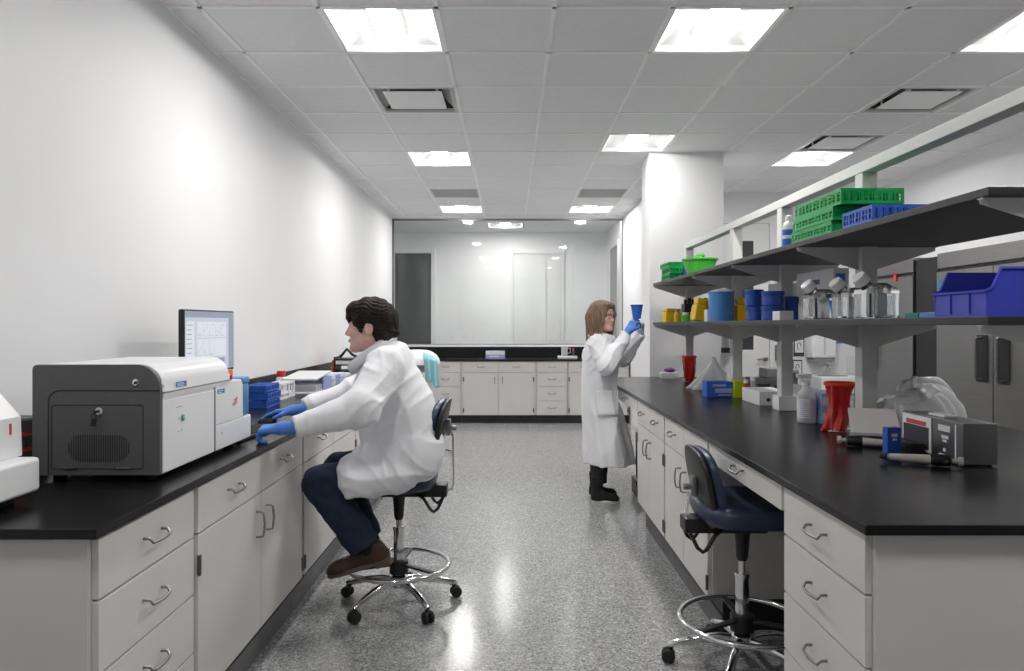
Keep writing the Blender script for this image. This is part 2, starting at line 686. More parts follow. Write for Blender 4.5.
LIGHTS = [(-0.991, 3.661, 'square white ceiling light above the man, nearest of the left row'),
          (0.839, 3.661, 'square white ceiling light nearest above the aisle side of the right bench'),
          (2.669, 3.661, 'square white ceiling light cut by the right edge of the photo'),
          (-0.991, 6.711, 'second square ceiling light of the left row, beyond the air vent'),
          (0.839, 6.101, 'square white ceiling light just in front of the white pillar top'),
          (2.669, 6.711, 'square white ceiling light beside the farther right air vent'),
          (-0.991, 9.761, 'farthest square ceiling light of the left row, by the glass wall'),
          (0.839, 9.761, 'small looking square ceiling light by the glass wall, right of centre'),
          (-0.381, 11.4, 'ceiling light of the room seen through the glass wall')]
HIDDEN_LIGHTS = [(-0.991, 0.611), (0.839, 0.611), (2.669, 0.611)]
VENTS = [(-0.991, 4.881, 'square ceiling air vent above the left bench, between two lights'),
         (2.669, 4.881, 'nearer ceiling air vent with a dark slot above the right shelves'),
         (2.669, 6.101, 'farther ceiling air vent above the right shelves, touching a light')]
RETURNS = [(-0.991, 8.541, 'faint grey flat return grille panel in the left ceiling, near the glass wall'),
           (0.839, 8.541, 'faint grey flat return grille panel in the ceiling beside the white pillar')]
used = {cell(x, y) for x, y, *_ in LIGHTS[:8] + HIDDEN_LIGHTS + VENTS + RETURNS}

mb = MB()
for i in range(len(CX) - 1):
    for j in range(len(CY) - 1):
        x0, x1, y0, y1 = max(CX[i], XL), min(CX[i + 1], XR), max(CY[j], YF), min(CY[j + 1], YB)
        if x1 <= x0 or y1 <= y0 or (i, j) in used:
            continue
        mb.box(x0, x1, y0, y1, ZC, ZC + 0.016)
# ceiling of the room beyond the glass, around its one light
for x0, x1, y0, y1 in ((XL - 1.2, -0.381, YB, YBR), (0.229, 1.71, YB, YBR), (-0.381, 0.229, YB, 11.4), (-0.381, 0.229, 12.01, YBR)):
    mb.box(x0, x1, y0, y1, ZC, ZC + 0.016)
ceil = struct(mb, 'ceiling', M['tile'])
mb = MB()
for x in CX:
    if XL < x < XR:
        mb.box(x - 0.012, x + 0.012, YF, YB, ZC - 0.006, ZC + 0.004)
for y in CY:
    if YF < y < YB:
        mb.box(XL, XR, y - 0.012, y + 0.012, ZC - 0.006, ZC + 0.004)
mb.box(XL, XL + 0.02, YF, YB, ZC - 0.008, ZC + 0.002)
mb.box(XR - 0.02, XR, YF, 8.77, ZC - 0.008, ZC + 0.002)
struct(mb, 'trim_1', M['grid'])
mb = MB()
mb.box(XL - 1.3, XR + 0.3, YF - 0.3, YBR + 0.3, ZC + 0.25, ZC + 0.35)
struct(mb, 'ceiling_slab', M['tile'])

mb = MB(); mb.box(XL - 0.12, XL, YF, YB, 0, ZC + 0.2); struct(mb, 'wall_left', M['wall'])
mb = MB(); mb.box(XR, XR + 0.12, YF, 8.9, 0, ZC + 0.2); struct(mb, 'wall_right', M['wall'])
mb = MB(); mb.box(XL - 0.12, XR + 0.12, YF - 0.12, YF, 0, ZC + 0.2); struct(mb, 'wall_front', M['wall_grey'])
mb = MB(); mb.box(2.0, XR, 8.77, 8.9, 0, ZC + 0.2); struct(mb, 'wall_far_right', M['wall'])
mb = MB(); mb.box(1.72, 2.0, 7.15, YB, 0, ZC + 0.2); struct(mb, 'wall_aisle_right', M['wall'])
mb = MB(); mb.box(1.325, 2.03, 6.74, 7.15, 0, ZC + 0.2, 0.006); struct(mb, 'wall_pillar', M['wall'])
# window wall: low wall, sill, thin dark frame, glass
mb = MB(); mb.box(XL, 1.72, YB, YB + 0.12, 0, 1.075); mb.box(XL, 1.72, YB, YB + 0.12, 3.012, ZC + 0.2); struct(mb, 'wall_back', M['wall'])
mb = MB()
mb.box(XL, 1.72, YB - 0.03, YB + 0.14, 1.076, 1.105, 0.004)
struct(mb, 'trim_2', M['trimw'])
win = bpy.data.objects.new('window_1', None); COL.objects.link(win); win['kind'] = 'structure'; win.location = (0, YB, 1.105)
mb = MB()
mb.box(XL, XL + 0.022, YB + 0.03, YB + 0.08, 1.105, 3.012)
mb.box(1.698, 1.72, YB + 0.03, YB + 0.08, 1.105, 3.012)
mb.box(XL, 1.72, YB + 0.03, YB + 0.08, 2.985, 3.012)
mb.box(XL, 1.72, YB + 0.03, YB + 0.08, 1.105, 1.118)
struct(mb, 'window_frame', M['alum'], win)
mb = MB(); mb.box(XL + 0.05, 1.66, YB + 0.135, YB + 0.205, ZC - 0.012, ZC - 0.001); struct(mb, 'added_fill_lamp', M['added_fill_lamp'], win)  # unseen strip lamp, added above the header to brighten the room beyond
for x0, x1 in ((XL + 0.022, -0.59), (-0.587, 0.60), (0.603, 1.698)):
    mb = MB(); mb.box(x0, x1, YB + 0.05, YB + 0.06, 1.118, 2.985); struct(mb, 'window_pane', M['glass'], win, 0)

# room beyond the glass
mb = MB()
mb.box(XL - 1.2, 1.83, YBR, YBR + 0.12, 0, ZC + 0.2)
struct(mb, 'wall_corridor_back', M['wall'])
mb = MB(); mb.box(XL - 1.32, XL - 1.2, YB, YBR, 0, ZC + 0.2); mb.box(XL - 1.32, XL - 0.1, YB - 0.12, YB, 0, ZC + 0.2); struct(mb, 'wall_corridor_left', M['wall'])
mb = MB(); mb.box(1.71, 1.83, YB, YBR, 0, ZC + 0.2); struct(mb, 'wall_corridor_right', M['wall'])


def wall_door(name, x0, x1, z1, y, leaves, frame=0.07, leafmat='door'):
    d = bpy.data.objects.new(name, None); COL.objects.link(d); d['kind'] = 'structure'; d.location = ((x0 + x1) / 2, y, 0)
    mb = MB()
    mb.box(x0 - frame, x0, y - 0.035, y, 0, z1 + frame, 0.004)
    mb.box(x1, x1 + frame, y - 0.035, y, 0, z1 + frame, 0.004)
    mb.box(x0, x1, y - 0.035, y, z1, z1 + frame, 0.004)
    struct(mb, 'door_frame', M['trimw'], d)
    for a, b in leaves:
        mb = MB(); mb.box(a + 0.004, b - 0.004, y - 0.02, y - 0.002, 0.01, z1 - 0.004, 0.003)
        struct(mb, 'door_leaf', M[leafmat], d)
    return d


wall_door('door_1', -2.03, -1.39, 2.67, YBR, [(-2.03, -1.39)], 0.08, 'darkglass')
wall_door('door_2', 0.055, 0.90, 2.66, YBR, [(0.055, 0.635), (0.645, 0.90)], 0.05)
# doorway in the right corridor wall
mb = MB()
mb.box(1.69, 1.71, 11.15, 11.22, 0, 2.75); mb.box(1.69, 1.71, 12.0, 12.07, 0, 2.75); mb.box(1.69, 1.71, 11.22, 12.0, 2.68, 2.75)
struct(mb, 'trim_3', M['trimw'])
mb = MB(); mb.box(1.695, 1.712, 11.22, 12.0, 0, 2.68); struct(mb, 'window_2', M['darkglass'])
# door on the far right wall, with a dark vision strip and a lever
d3 = wall_door('door_3', 2.62, 3.20, 2.655, 8.77, [(2.62, 3.20)], 0.055)
mb = MB(); mb.box(2.86, 3.00, 8.745, 8.755, 1.10, 2.44, 0.003); struct(mb, 'door_window', M['darkglass'], d3)
mb = MB(); mb.cyl((3.14, 8.75, 0.985), (3.14, 8.69, 0.985), 0.022); mb.tube([(3.14, 8.70, 0.985), (3.08, 8.70, 0.985), (3.03, 8.70, 0.98)], 0.010); struct(mb, 'door_lever', M['pull'], d3)

# ------------------------------------------------------------------ ceiling lights, vents
def make_light(label, lens='lens'):
    t = thing('ceiling_light', label, 'ceiling light', (0, 0, ZC))
    h = T / 2 - 0.012
    mb = MB()
    # pressed white tray: flat lip, sloped sides, flat back
    o, i, b = h, h - 0.012, 0.095
    zt = ZC + 0.062
    ring = lambda w, z: [Vector((-w, -w, z)), Vector((w, -w, z)), Vector((w, w, z)), Vector((-w, w, z))]
    mb.loft([ring(o, ZC - 0.004), ring(i, ZC - 0.004), ring(i - 0.02, ZC + 0.022), ring(0.19, ZC + 0.050), ring(b, zt)], cap0=False, cap1=True)
    mb.loft([ring(o, ZC - 0.004), ring(o, ZC + 0.09), ring(o - 0.002, ZC + 0.09)], cap0=False, cap1=True)
    mb.build('tray', M['tray'], t, 30, recalc=False)
    # long dropped lens: bright diffuser underneath, perforated sides that let out far less
    L = 0.235
    W = 0.080
    zb = ZC + 0.022
    mb = MB()
    pts = [Vector((W * math.cos(a), 0, zb + 0.012 - 0.014 * math.sin(a))) for a in [PI * k / 10 for k in range(11)]]
    ends = [(-L, 0.70), (-L + 0.02, 0.93), (-L + 0.05, 1.0), (L - 0.05, 1.0), (L - 0.02, 0.93), (L, 0.70)]
    mb.loft([[Vector((p.x * s, y, p.z)) for p in pts] for y, s in ends], cap0=False, cap1=False, closed=False)
    mb.build('lens', M[lens], t, 60, recalc=False)
    mb = MB()
    for q in (-1, 1):
        mb.loft([[Vector((q * W * s, y, zb + 0.012)), Vector((q * W * s * 0.9, y, zt - 0.001))] for y, s in ends], cap0=False, cap1=False, closed=False)
    for y, s in (ends[0], ends[-1]):
        mb.quad(Vector((-W * s, y, zb + 0.012)), Vector((W * s, y, zb + 0.012)), Vector((W * s * 0.9, y, zt - 0.001)), Vector((-W * s * 0.9, y, zt - 0.001)))
    mb.build('lens_side', M['lens_side'], t, 60, recalc=False)
    return t


ADDED_LIGHTS = [(-2.75, 11.1), (-2.75, 11.8)]  # unseen lamps added to light the room beyond the glass
lp = None
ld = None
for k, (x, y, lab) in enumerate(LIGHTS):
    loc = (x + T / 2, y + T / 2, ZC)
    if k in (4, 8):                                   # two weaker fittings
        if ld is None:
            ld = make_light(lab, 'lens_dim'); ld.location = loc; ld['group'] = 'ceiling lights'
        else:
            dup(ld, loc, 0, lab)
    elif lp is None:
        lp = make_light(lab); lp.location = loc; lp['group'] = 'ceiling lights'
    else:
        dup(lp, loc, 0, lab)
for k, (x, y) in enumerate(ADDED_LIGHTS):
    dup(lp, (x + T / 2, y + T / 2, ZC), 0, 'unseen ceiling light added to brighten the room beyond the glass')
for x, y in HIDDEN_LIGHTS:
    dup(ld, (x + T / 2, y + T / 2, ZC), 0, 'dimmed ceiling light of the row nearest the camera, above the frame')


def make_vent(label):
    t = thing('ceiling_vent', label, 'air vent', (0, 0, ZC), 'square air vents in the ceiling')
    h = T / 2 - 0.012
    ring = lambda w, z: [Vector((-w, -w, z)), Vector((w, -w, z)), Vector((w, w, z)), Vector((-w, w, z))]
    mb = MB(); mb.loft([ring(h, ZC - 0.004), ring(h - 0.028, ZC - 0.004), ring(h - 0.034, ZC + 0.01), ring(h - 0.034, ZC + 0.02)], cap0=False, cap1=False)
    mb.build('frame', M['rackpaint'], t, 30, recalc=False, solid=0.003)
    i0, i1 = ring(h - 0.03, ZC + 0.02), ring(h - 0.10, ZC + 0.075)
    mb = MB()
    for q in (0, 1, 3):
        mb.quad(i0[q], i0[(q + 1) % 4], i1[(q + 1) % 4], i1[q])
    mb.build('throat', M['rackpaint'], t, recalc=False)
    mb = MB(); mb.quad(i0[2], i0[3], i1[3], i1[2]); mb.quad(*i1); mb.build('slot', M['black'], t, recalc=False)  # only the far slope is painted black, imitating the shade in the slot
    mb = MB(); mb.box(-h + 0.085, h - 0.085, -h + 0.085, h - 0.105, ZC - 0.008, ZC, 0.004)
    for sx in (-1, 1):
        for sy in (-1, 1):
            mb.cyl((sx * 0.17, sy * 0.17, ZC), (sx * 0.17, sy * 0.17, ZC + 0.07), 0.008, seg=8)
            mb.box(sx * 0.17 - 0.005, sx * 0.17 + 0.005, sy * 0.15 - 0.06 * (sy < 0), sy * 0.15 + 0.06 * (sy > 0), ZC + 0.003, ZC + 0.012)
    mb.build('deflector_plate', M['grid'], t)
    return t


vp = None
for x, y, lab in VENTS:
    loc = (x + T / 2, y + T / 2, ZC)
    if vp is None:
        vp = make_vent(lab)
        vp.location = loc
    else:
        dup(vp, loc, 0, lab)
for x, y, lab in RETURNS:
    t = thing('return_grille', lab, 'air vent', (x + T / 2, y + T / 2, ZC))
    cx, cy, h = x + T / 2, y + T / 2, T / 2 - 0.012
    mb = MB(); mb.box(cx - h, cx + h, cy - h, cy + h, ZC + 0.035, ZC + 0.045); mb.build('backing', M['grey_m'], t)
    mb = MB()
    n = 24
    for k in range(n):
        yy = cy - h + (k + 0.5) * 2 * h / n
        mb.obox((cx, yy, ZC + 0.012), (2 * h, 0.003, 0.022), Matrix.Rotation(0.5, 3, 'X'))
    mb.box(cx - h, cx - h + 0.02, cy - h, cy + h, ZC - 0.002, ZC + 0.03); mb.box(cx + h - 0.02, cx + h, cy - h, cy + h, ZC - 0.002, ZC + 0.03)
    mb.box(cx - h, cx + h, cy - h, cy - h + 0.02, ZC - 0.002, ZC + 0.03); mb.box(cx - h, cx + h, cy + h - 0.02, cy + h, ZC - 0.002, ZC + 0.03)
    mb.build('grille', M['rackpaint'], t)

# ================================================================== benches
HT = 0.915                      # bench top height
HU = 0.889                      # underside of the slab


class Side:
    """u along the bench, v out of the front, z up"""

    def __init__(self, kind, face):
        self.k, self.f = kind, face

    def p(self, u, v, z):
        if self.k == 'L':
            return Vector((self.f + v, u, z))
        if self.k == 'R':
            return Vector((self.f - v, u, z))
        return Vector((u, self.f - v, z))

    def box(self, mb, u0, u1, v0, v1, z0, z1, bevel=0.0):
        a, b = self.p(u0, v0, z0), self.p(u1, v1, z1)
        mb.box(min(a.x, b.x), max(a.x, b.x), min(a.y, b.y), max(a.y, b.y), z0, z1, bevel)


def pull(S, u, z, parent, vert=False, half_l=0.050):
    """bow-shaped wire pull"""
    mb = MB()
    prof = [(-1.0, 0.0), (-1.0, 0.018), (-0.94, 0.027), (-0.6, 0.030), (0, 0.033), (0.6, 0.030), (0.94, 0.027), (1.0, 0.018), (1.0, 0.0)]
    pts = []
    for s, v in prof:
        if vert:
            pts.append(S.p(u, v, z + s * half_l))
        else:
            pts.append(S.p(u + s * half_l, v, z - (0.012 if abs(s) < 0.97 else 0.0)))
    mb.tube(pts, 0.0045, 8)
    mb.build('handle', M['pull'], parent, 60)


def front(S, kind, u0, u1, z0, z1, root, hinge=None, seen=True):
    g = 0.003
    mb = MB()
    S.box(mb, u0 + g, u1 - g, -0.019, 0.0, z0 + g, z1 - g, 0.0025)
    f = mb.build(kind, M['cab'], root)
    if not seen:
        return f
    if kind == 'drawer':
        pull(S, (u0 + u1) / 2, (z0 + z1) / 2 + 0.012, f)
    else:
        uo = u0 + 0.055 if hinge == 'hi' else u1 - 0.055
        pull(S, uo, z1 - 0.115, f, True)
        uh = u1 if hinge == 'hi' else u0
        s = -1 if hinge == 'hi' else 1
        for zz in (z0 + 0.07, z1 - 0.10):
            mb = MB()
            S.box(mb, min(uh + s * 0.0, uh + s * 0.016), max(uh + s * 0.0, uh + s * 0.016), -0.004, 0.006, zz - 0.032, zz + 0.032, 0.002)
            mb.cyl(S.p(uh, 0.005, zz - 0.032), S.p(uh, 0.005, zz + 0.032), 0.005, seg=8)
            mb.build('hinge', M['hinge'], f)
    return f


def unit(S, label, u0, u1, depth, zb, cols, toe=True, group=None, end_gap=0.004):
    a = S.p((u0 + u1) / 2, -depth / 2, 0)
    t = thing('base_cabinet', label, 'cabinet', (a.x, a.y, 0), group)
    mb = MB()
    S.box(mb, u0 + 0.001, u1 - 0.001, -depth, -0.019, zb, HU - 0.001, 0.002)
    mb.build('body', M['cab'], t)
    if toe:
        mb = MB()
        S.box(mb, u0 + 0.001, u1 - 0.001, -depth + 0.02, -0.065, 0.001, zb)
        mb.build('toe_kick', M['toe'], t)
        mb = MB()
        S.box(mb, u0 + 0.001, u1 - 0.001, -0.065, -0.06, 0.001, 0.10, 0.002)
        mb.build('cove_base', M['toe' if S.k == 'B' else 'cove'], t)
    for c in cols:
        kind, ua, ub, za, zz = c[:5]
        front(S, kind, ua, ub, za, zz, t, c[5] if len(c) > 5 else None)
    return t


def stack(u0, u1, zb, top=HU - 0.006, n=4):
    hs = [0.155] + [(top - zb - 0.155) / (n - 1)] * (n - 1)
    out, z = [], top
    for h in hs:
        out.append(('drawer', u0, u1, z - h, z))
        z -= h
    return out


def pair(u0, u1, zb, top=HU - 0.006, mid=None):
    m = (u0 + u1) / 2 if mid is None else mid
    zd = top - 0.155
    return [('drawer', u0, m, zd, top), ('drawer', m, u1, zd, top), ('door', u0, m, zb, zd, 'lo'), ('door', m, u1, zb, zd, 'hi')]


ZB = 0.178
# ---- left bench
L = Side('L', -1.006)
e = 0.012
unit(L, 'four drawer grey cabinet at the near end of the left bench', 1.722, 2.275, 0.77, ZB, stack(1.722 + e, 2.275 - e, ZB))
unit(L, 'grey double door cabinet of the left bench beside the seated man\'s knees', 2.277, 3.455, 0.77, ZB, pair(2.277 + e, 3.455 - e, ZB, mid=2.872))
unit(L, 'grey double door cabinet of the left bench behind the seated man\'s legs', 3.457, 4.63, 0.77, ZB, pair(3.457 + e, 4.63 - e, ZB))
unit(L, 'grey drawer cabinet of the left bench behind the seated man\'s back', 4.632, 5.19, 0.77, ZB, stack(4.632 + e, 5.19 - e, ZB))
unit(L, 'grey cabinet at the far end of the left bench, hidden behind the seated man', 5.192, 7.15, 0.77, ZB, pair(5.192 + e, 6.37, ZB) + stack(6.38, 7.15 - e, ZB))
t = thing('countertop', 'long black countertop of the left bench along the white wall', 'countertop', (-1.39, 4.4, HU))
mb = MB(); mb.box(XL + 0.001, -0.992, 1.70, 7.18, HU, HT, 0.003); mb.build('slab', M['top'], t)
mb = MB(); mb.box(XL + 0.001, XL + 0.021, 1.70, 7.18, HT, 1.037, 0.003); mb.build('backsplash', M['top'], t)

# ---- right bench
R = Side('R', 0.886)
unit(R, 'four drawer grey cabinet at the near end of the right bench', 1.757, 2.312, 0.74, ZB, stack(1.757 + e, 2.312 - e, ZB))
unit(R, 'grey double door cabinet of the right bench just beyond the empty chair', 3.172, 4.075, 0.74, ZB, pair(3.172 + e, 4.075 - e, ZB))
unit(R, 'grey double door cabinet of the right bench nearest the standing woman', 4.077, 4.95, 0.74, ZB, pair(4.077 + e, 4.95 - e, ZB))
for ua, ub, lab, ncol in ((2.314, 3.170, 'slim grey pencil drawer above the empty chair', 1), (4.952, 6.66, 'slim grey apron drawer of the right bench beside the standing woman', 2)):
    t = thing('apron_rail_drawer', lab, 'drawer', (0.9, (ua + ub) / 2, 0.79))
    mb = MB(); R.box(mb, ua + 0.001, ub - 0.001, -0.5, -0.019, 0.795, HU - 0.001); mb.build('body', M['cab'], t)
    for k in range(ncol):
        a, b = ua + (ub - ua) * k / ncol, ua + (ub - ua) * (k + 1) / ncol
        front(R, 'drawer', a + 0.004, b - 0.004, 0.795, HU - 0.006, t)
B2 = Side('L', 2.35)
for k, (ua, ub) in enumerate(((1.757, 2.9), (2.902, 4.1), (4.102, 5.3), (5.302, 6.66))):
    unit(B2, ['grey rear cabinet of the right bench, nearest the refrigerators and camera', 'second grey rear cabinet of the right bench, hidden from the aisle', 'third grey rear cabinet of the right bench, hidden from the aisle', 'grey rear cabinet of the right bench, nearest the pillar'][k],
         ua, ub, 0.72, ZB, pair(ua + e, ub - e, ZB))
t = thing('countertop', 'long black island countertop of the right bench under the shelves', 'countertop', (1.62, 4.2, HU))
mb = MB(); mb.box(0.868, 2.37, 1.7325, 6.70, HU, HT, 0.003); mb.build('slab', M['top'], t)

# ---- bench under the glass wall
B = Side('B', 10.13)
zb = 0.115
unit(B, 'grey filler cabinet in the left corner under the glass wall', XL + 0.003, -1.142, 0.56, zb, pair(XL + 0.01, -1.15, zb))
unit(B, 'left four drawer grey cabinet under the glass wall, behind the draped lid', -1.14, -0.70, 0.56, zb, stack(-1.14 + e, -0.70 - e, zb))
unit(B, 'grey double door cabinet under the glass wall, below the tissue box', -0.698, 0.372, 0.56, zb, pair(-0.698 + 0.03, 0.372 - 0.03, zb))
unit(B, 'right four drawer grey cabinet under the glass wall, left of the woman', 0.374, 0.825, 0.56, zb, stack(0.374 + e, 0.825 - e, zb))
unit(B, 'grey double door cabinet under the glass wall, behind the standing woman', 0.827, 1.70, 0.56, zb, pair(0.827 + e, 1.70 - e, zb))
t = thing('countertop', 'black countertop with tall backsplash below the glass wall', 'countertop', (0, 10.4, HU))
mb = MB(); mb.box(XL + 0.001, 1.718, 10.105, YB - 0.001, HU, HT, 0.003); mb.build('slab', M['top'], t)
mb = MB(); mb.box(XL + 0.001, 1.718, YB - 0.026, YB - 0.001, HT, 1.074, 0.003); mb.build('backsplash', M['top'], t)

# ================================================================== shelving on the island bench
XP = 1.58                                            # post line
PY = [1.925, 3.15, 4.08, 4.96, 6.27]                 # post stations
XS0, XS1 = 1.27, 1.89                                # shelf front and rear edges
YS0, YS1 = 1.885, 6.30
Z1, Z2 = 1.4275, 1.772                               # shelf tops
sh = thing('bench_shelving', 'two tier black shelving on grey posts standing on the right bench', 'shelving', (XP, 4.1, HT))
for y in PY:
    mb = MB(); mb.box(XP - 0.034, XP + 0.034, y - 0.034, y + 0.034, HT + 0.004, 2.074, 0.004)
    p = mb.build('post', M['rackpaint'], sh)
    mb = MB(); mb.box(XP - 0.046, XP + 0.046, y - 0.046, y + 0.046, HT + 0.001, HT + 0.012, 0.004)
    if abs(y - 4.08) < 0.01:
        mb.box(XP - 0.055, XP + 0.075, y - 0.05, y + 0.05, HT + 0.001, HT + 0.085, 0.006)
    mb.build('base_cover', M['trimw'], p)
mb = MB(); mb.box(XP - 0.034, XP + 0.034, 1.60, 6.33, 2.075, 2.124, 0.004); mb.build('top_beam', M['rackpaint'], sh)
for z in (Z1, Z2):
    mb = MB(); mb.box(XS0, XS1, YS0, YS1, z - 0.024, z, 0.003)
    mb.build('shelf', M['shelf'], sh)
    for y in PY:
        for s, xe in ((-1, XS0 + 0.004), (1, XS1 - 0.004)):
            mb = MB()
            xa = XP + s * 0.034
            mb.prism([(xa, z - 0.025), (xe, z - 0.025), (xe, z - 0.040), (xa, z - 0.125)], lambda p, q, a: Vector((p, a, q)), y - 0.0015, y + 0.0015)
            mb.box(min(xa, xe), max(xa, xe), y - 0.012, y + 0.012, z - 0.0275, z - 0.0245)
            mb.cyl((xe - s * 0.02, y - 0.006, z - 0.034), (xe - s * 0.02, y + 0.006, z - 0.034), 0.006, seg=8)
            mb.build('bracket', M['rackpaint'], sh)
def superring(cx, cyy, hx, hy, z, n=3.2, N=44, bow=0.0):
    out = []
    for k in range(N):
        a = 2 * PI * k / N
        c, s = math.cos(a), math.sin(a)
        px = math.copysign(abs(c) ** (2 / n), c) * hx
        py = math.copysign(abs(s) ** (2 / n), s) * hy
        out.append(Vector((cx + px, cyy + py, z)))
    return out


# ================================================================== left bench: instruments
HZ = HT + 0.0005


def xz_y(y):            # prism in x-z, extruded along y
    return lambda p, q, a: Vector((p, a, q))


yz_x = lambda p, q, a: Vector((a, p, q))
xy_z = lambda p, q, a: Vector((p, q, a))


def arc(cx, cy, r, a0, a1, n=8):
    return [(cx + r * math.cos(math.radians(a0 + (a1 - a0) * k / n)), cy + r * math.sin(math.radians(a0 + (a1 - a0) * k / n))) for k in range(n + 1)]


# ---- the big cell analyser: charcoal end facing the camera, white body
ax0, ax1, ay0, ay1 = -1.482, -1.085, 2.20, 2.62
cy = thing('cell_analyser', 'big white bench instrument with a charcoal vented end panel on the left bench', 'laboratory instrument', ((ax0 + ax1) / 2, 2.58, HT))
zt, zb_ = 1.281, 0.937
# end panel: rounded upper right corner
prof = [(ax0, zb_ + 0.004), (ax0 + 0.004, zb_), (ax1 - 0.004, zb_), (ax1, zb_ + 0.004), (ax1, zt - 0.10)] + arc(ax1 - 0.075, zt - 0.075, 0.075, 0, 90, 10)[1:] + arc(ax0 + 0.015, zt - 0.015, 0.015, 90, 180, 4)
mb = MB(); mb.prism(prof, xz_y(0), ay0, ay0 + 0.018, 0.004); mb.build('end_panel', M['grey_pl'], cy)
# recessed face lines on the end panel: outer arch and inner hatch
mb = MB()
arch = [(ax0 + 0.052, zb_ + 0.0)] + [(ax0 + 0.052, zt - 0.155)] + arc(ax0 + 0.087, zt - 0.115, 0.035, 180, 90, 6) + [(ax1, zt - 0.080)]
mb.tube([Vector((x, ay0 - 0.0002, z)) for x, z in arch], 0.0022, 6)
hx0, hx1, hz0, hz1 = ax0 + 0.062, ax1 - 0.052, zb_ + 0.022, zt - 0.125
hatch = arc(hx1 - 0.01, hz1 - 0.01, 0.01, 0, 90, 4) + arc(hx0 + 0.01, hz1 - 0.01, 0.01, 90, 180, 4) + arc(hx0 + 0.006, hz0 + 0.006, 0.006, 180, 270, 3) + arc(hx1 - 0.006, hz0 + 0.006, 0.006, 270, 360, 3)
mb.tube([Vector((x, ay0 - 0.0002, z)) for x, z in hatch], 0.0016, 6, True)
mb.build('panel_groove', M['grey_d'], cy)
# stadium-shaped vent of vertical slots
mb = MB()
vx, vz, vw, vh = ax0 + 0.208, zb_ + 0.085, 0.096, 0.042
for k in range(27):
    x = vx - vw + 2 * vw * (k + 0.5) / 27
    dx = max(0.0, abs(x - vx) - (vw - vh))
    hh = math.sqrt(max(0, vh * vh - dx * dx))
    if hh > 0.006:
        mb.box(x - 0.0019, x + 0.0019, ay0 - 0.0012, ay0 + 0.004, vz - hh, vz + hh, 0.0008, 1)
mb.build('vent', M['grey_d'], cy)
for x in (hx0 + 0.06, hx1 - 0.06):
    mb = MB(); mb.box(x - 0.022, x + 0.022, ay0 - 0.005, ay0 + 0.002, hz0 - 0.001, hz0 + 0.004, 0.0015)
    mb.build('hinge', M['pull'], cy)
lk = MB(); lk.cyl((ax0 + 0.212, ay0 + 0.001, hz1 - 0.018), (ax0 + 0.212, ay0 - 0.008, hz1 - 0.018), 0.0115); lkb = lk.build('lock', M['chrome'], cy)
mb = MB()
mb.cyl((ax0 + 0.204, ay0 - 0.022, hz1 - 0.020), (ax0 + 0.212, ay0 - 0.006, hz1 - 0.018), 0.004, seg=8)
mb.tube([(ax0 + 0.203 + 0.007 * math.cos(a), ay0 - 0.020, hz1 - 0.032 + 0.009 * math.sin(a)) for a in [PI * k / 8 for k in range(17)]], 0.0012, 6, True)
mb.obox((ax0 + 0.202, ay0 - 0.018, hz1 - 0.052), (0.016, 0.003, 0.024), Matrix.Rotation(0.15, 3, 'Y'), 0.001)
mb.build('key', M['black'], lkb)
mb = MB(); mb.lathe([(0.0, 0.0), (0.0115, 0.0), (0.0115, 0.004), (0.008, 0.006), (0.0, 0.006)], (ax1 - 0.073, ay0 + 0.001, zt - 0.056), 20, Matrix.Rotation(PI / 2, 3, 'X')); bt = mb.build('badge', M['chrome'], cy)
mb = MB(); mb.cyl((ax1 - 0.073, ay0 - 0.004, zt - 0.056), (ax1 - 0.073, ay0 - 0.0062, zt - 0.056), 0.005); mb.build('badge_centre', M['grey_d'], bt)
# white body (front panel faces the aisle)
mb = MB(); mb.box(ax0 + 0.004, ax1 - 0.002, ay0 + 0.018, ay1 - 0.012, zb_, zt - 0.10, 0.004); mb.build('body', M['white_pl'], cy)
mb = MB(); mb.box(ax1 - 0.003, ax1 + 0.001, ay0 + 0.0185, ay1 - 0.016, zb_ + 0.004, 1.166, 0.002); mb.build('front_panel', M['white_pl'], cy)
mb = MB(); mb.box(ax1 - 0.010, ax1 - 0.0015, ay0 + 0.1755, ay0 + 0.1775, zb_ + 0.01, 1.16); mb.build('panel_seam', M['grey_m'], cy)
# sloped white lid running back to the loader
lid = [(ax0 + 0.002, 1.176), (ax1 + 0.002, 1.176), (ax1 + 0.004, 1.196)] + [(ax1 + 0.002 - 0.003, 1.215)] + arc(ax1 - 0.066, zt - 0.066, 0.066, 8, 90, 8) + arc(ax0 + 0.02, zt - 0.018, 0.018, 90, 180, 4)
mb = MB(); mb.prism(lid, xz_y(0), ay0 + 0.0185, 2.742, 0.006); mb.build('lid', M['white_pl'], cy)
mb = MB(); mb.box(ax0 + 0.006, ax1 + 0.005, ay0 + 0.0186, 2.75, 1.190, 1.1945); mb.build('lid_edge', M['grey_m'], cy)
mb = MB(); mb.box(ax0 + 0.01, ax1 - 0.012, ay0 + 0.020, 2.72, 1.160, 1.177); mb.build('lid_gasket', M['grey_m'], cy)
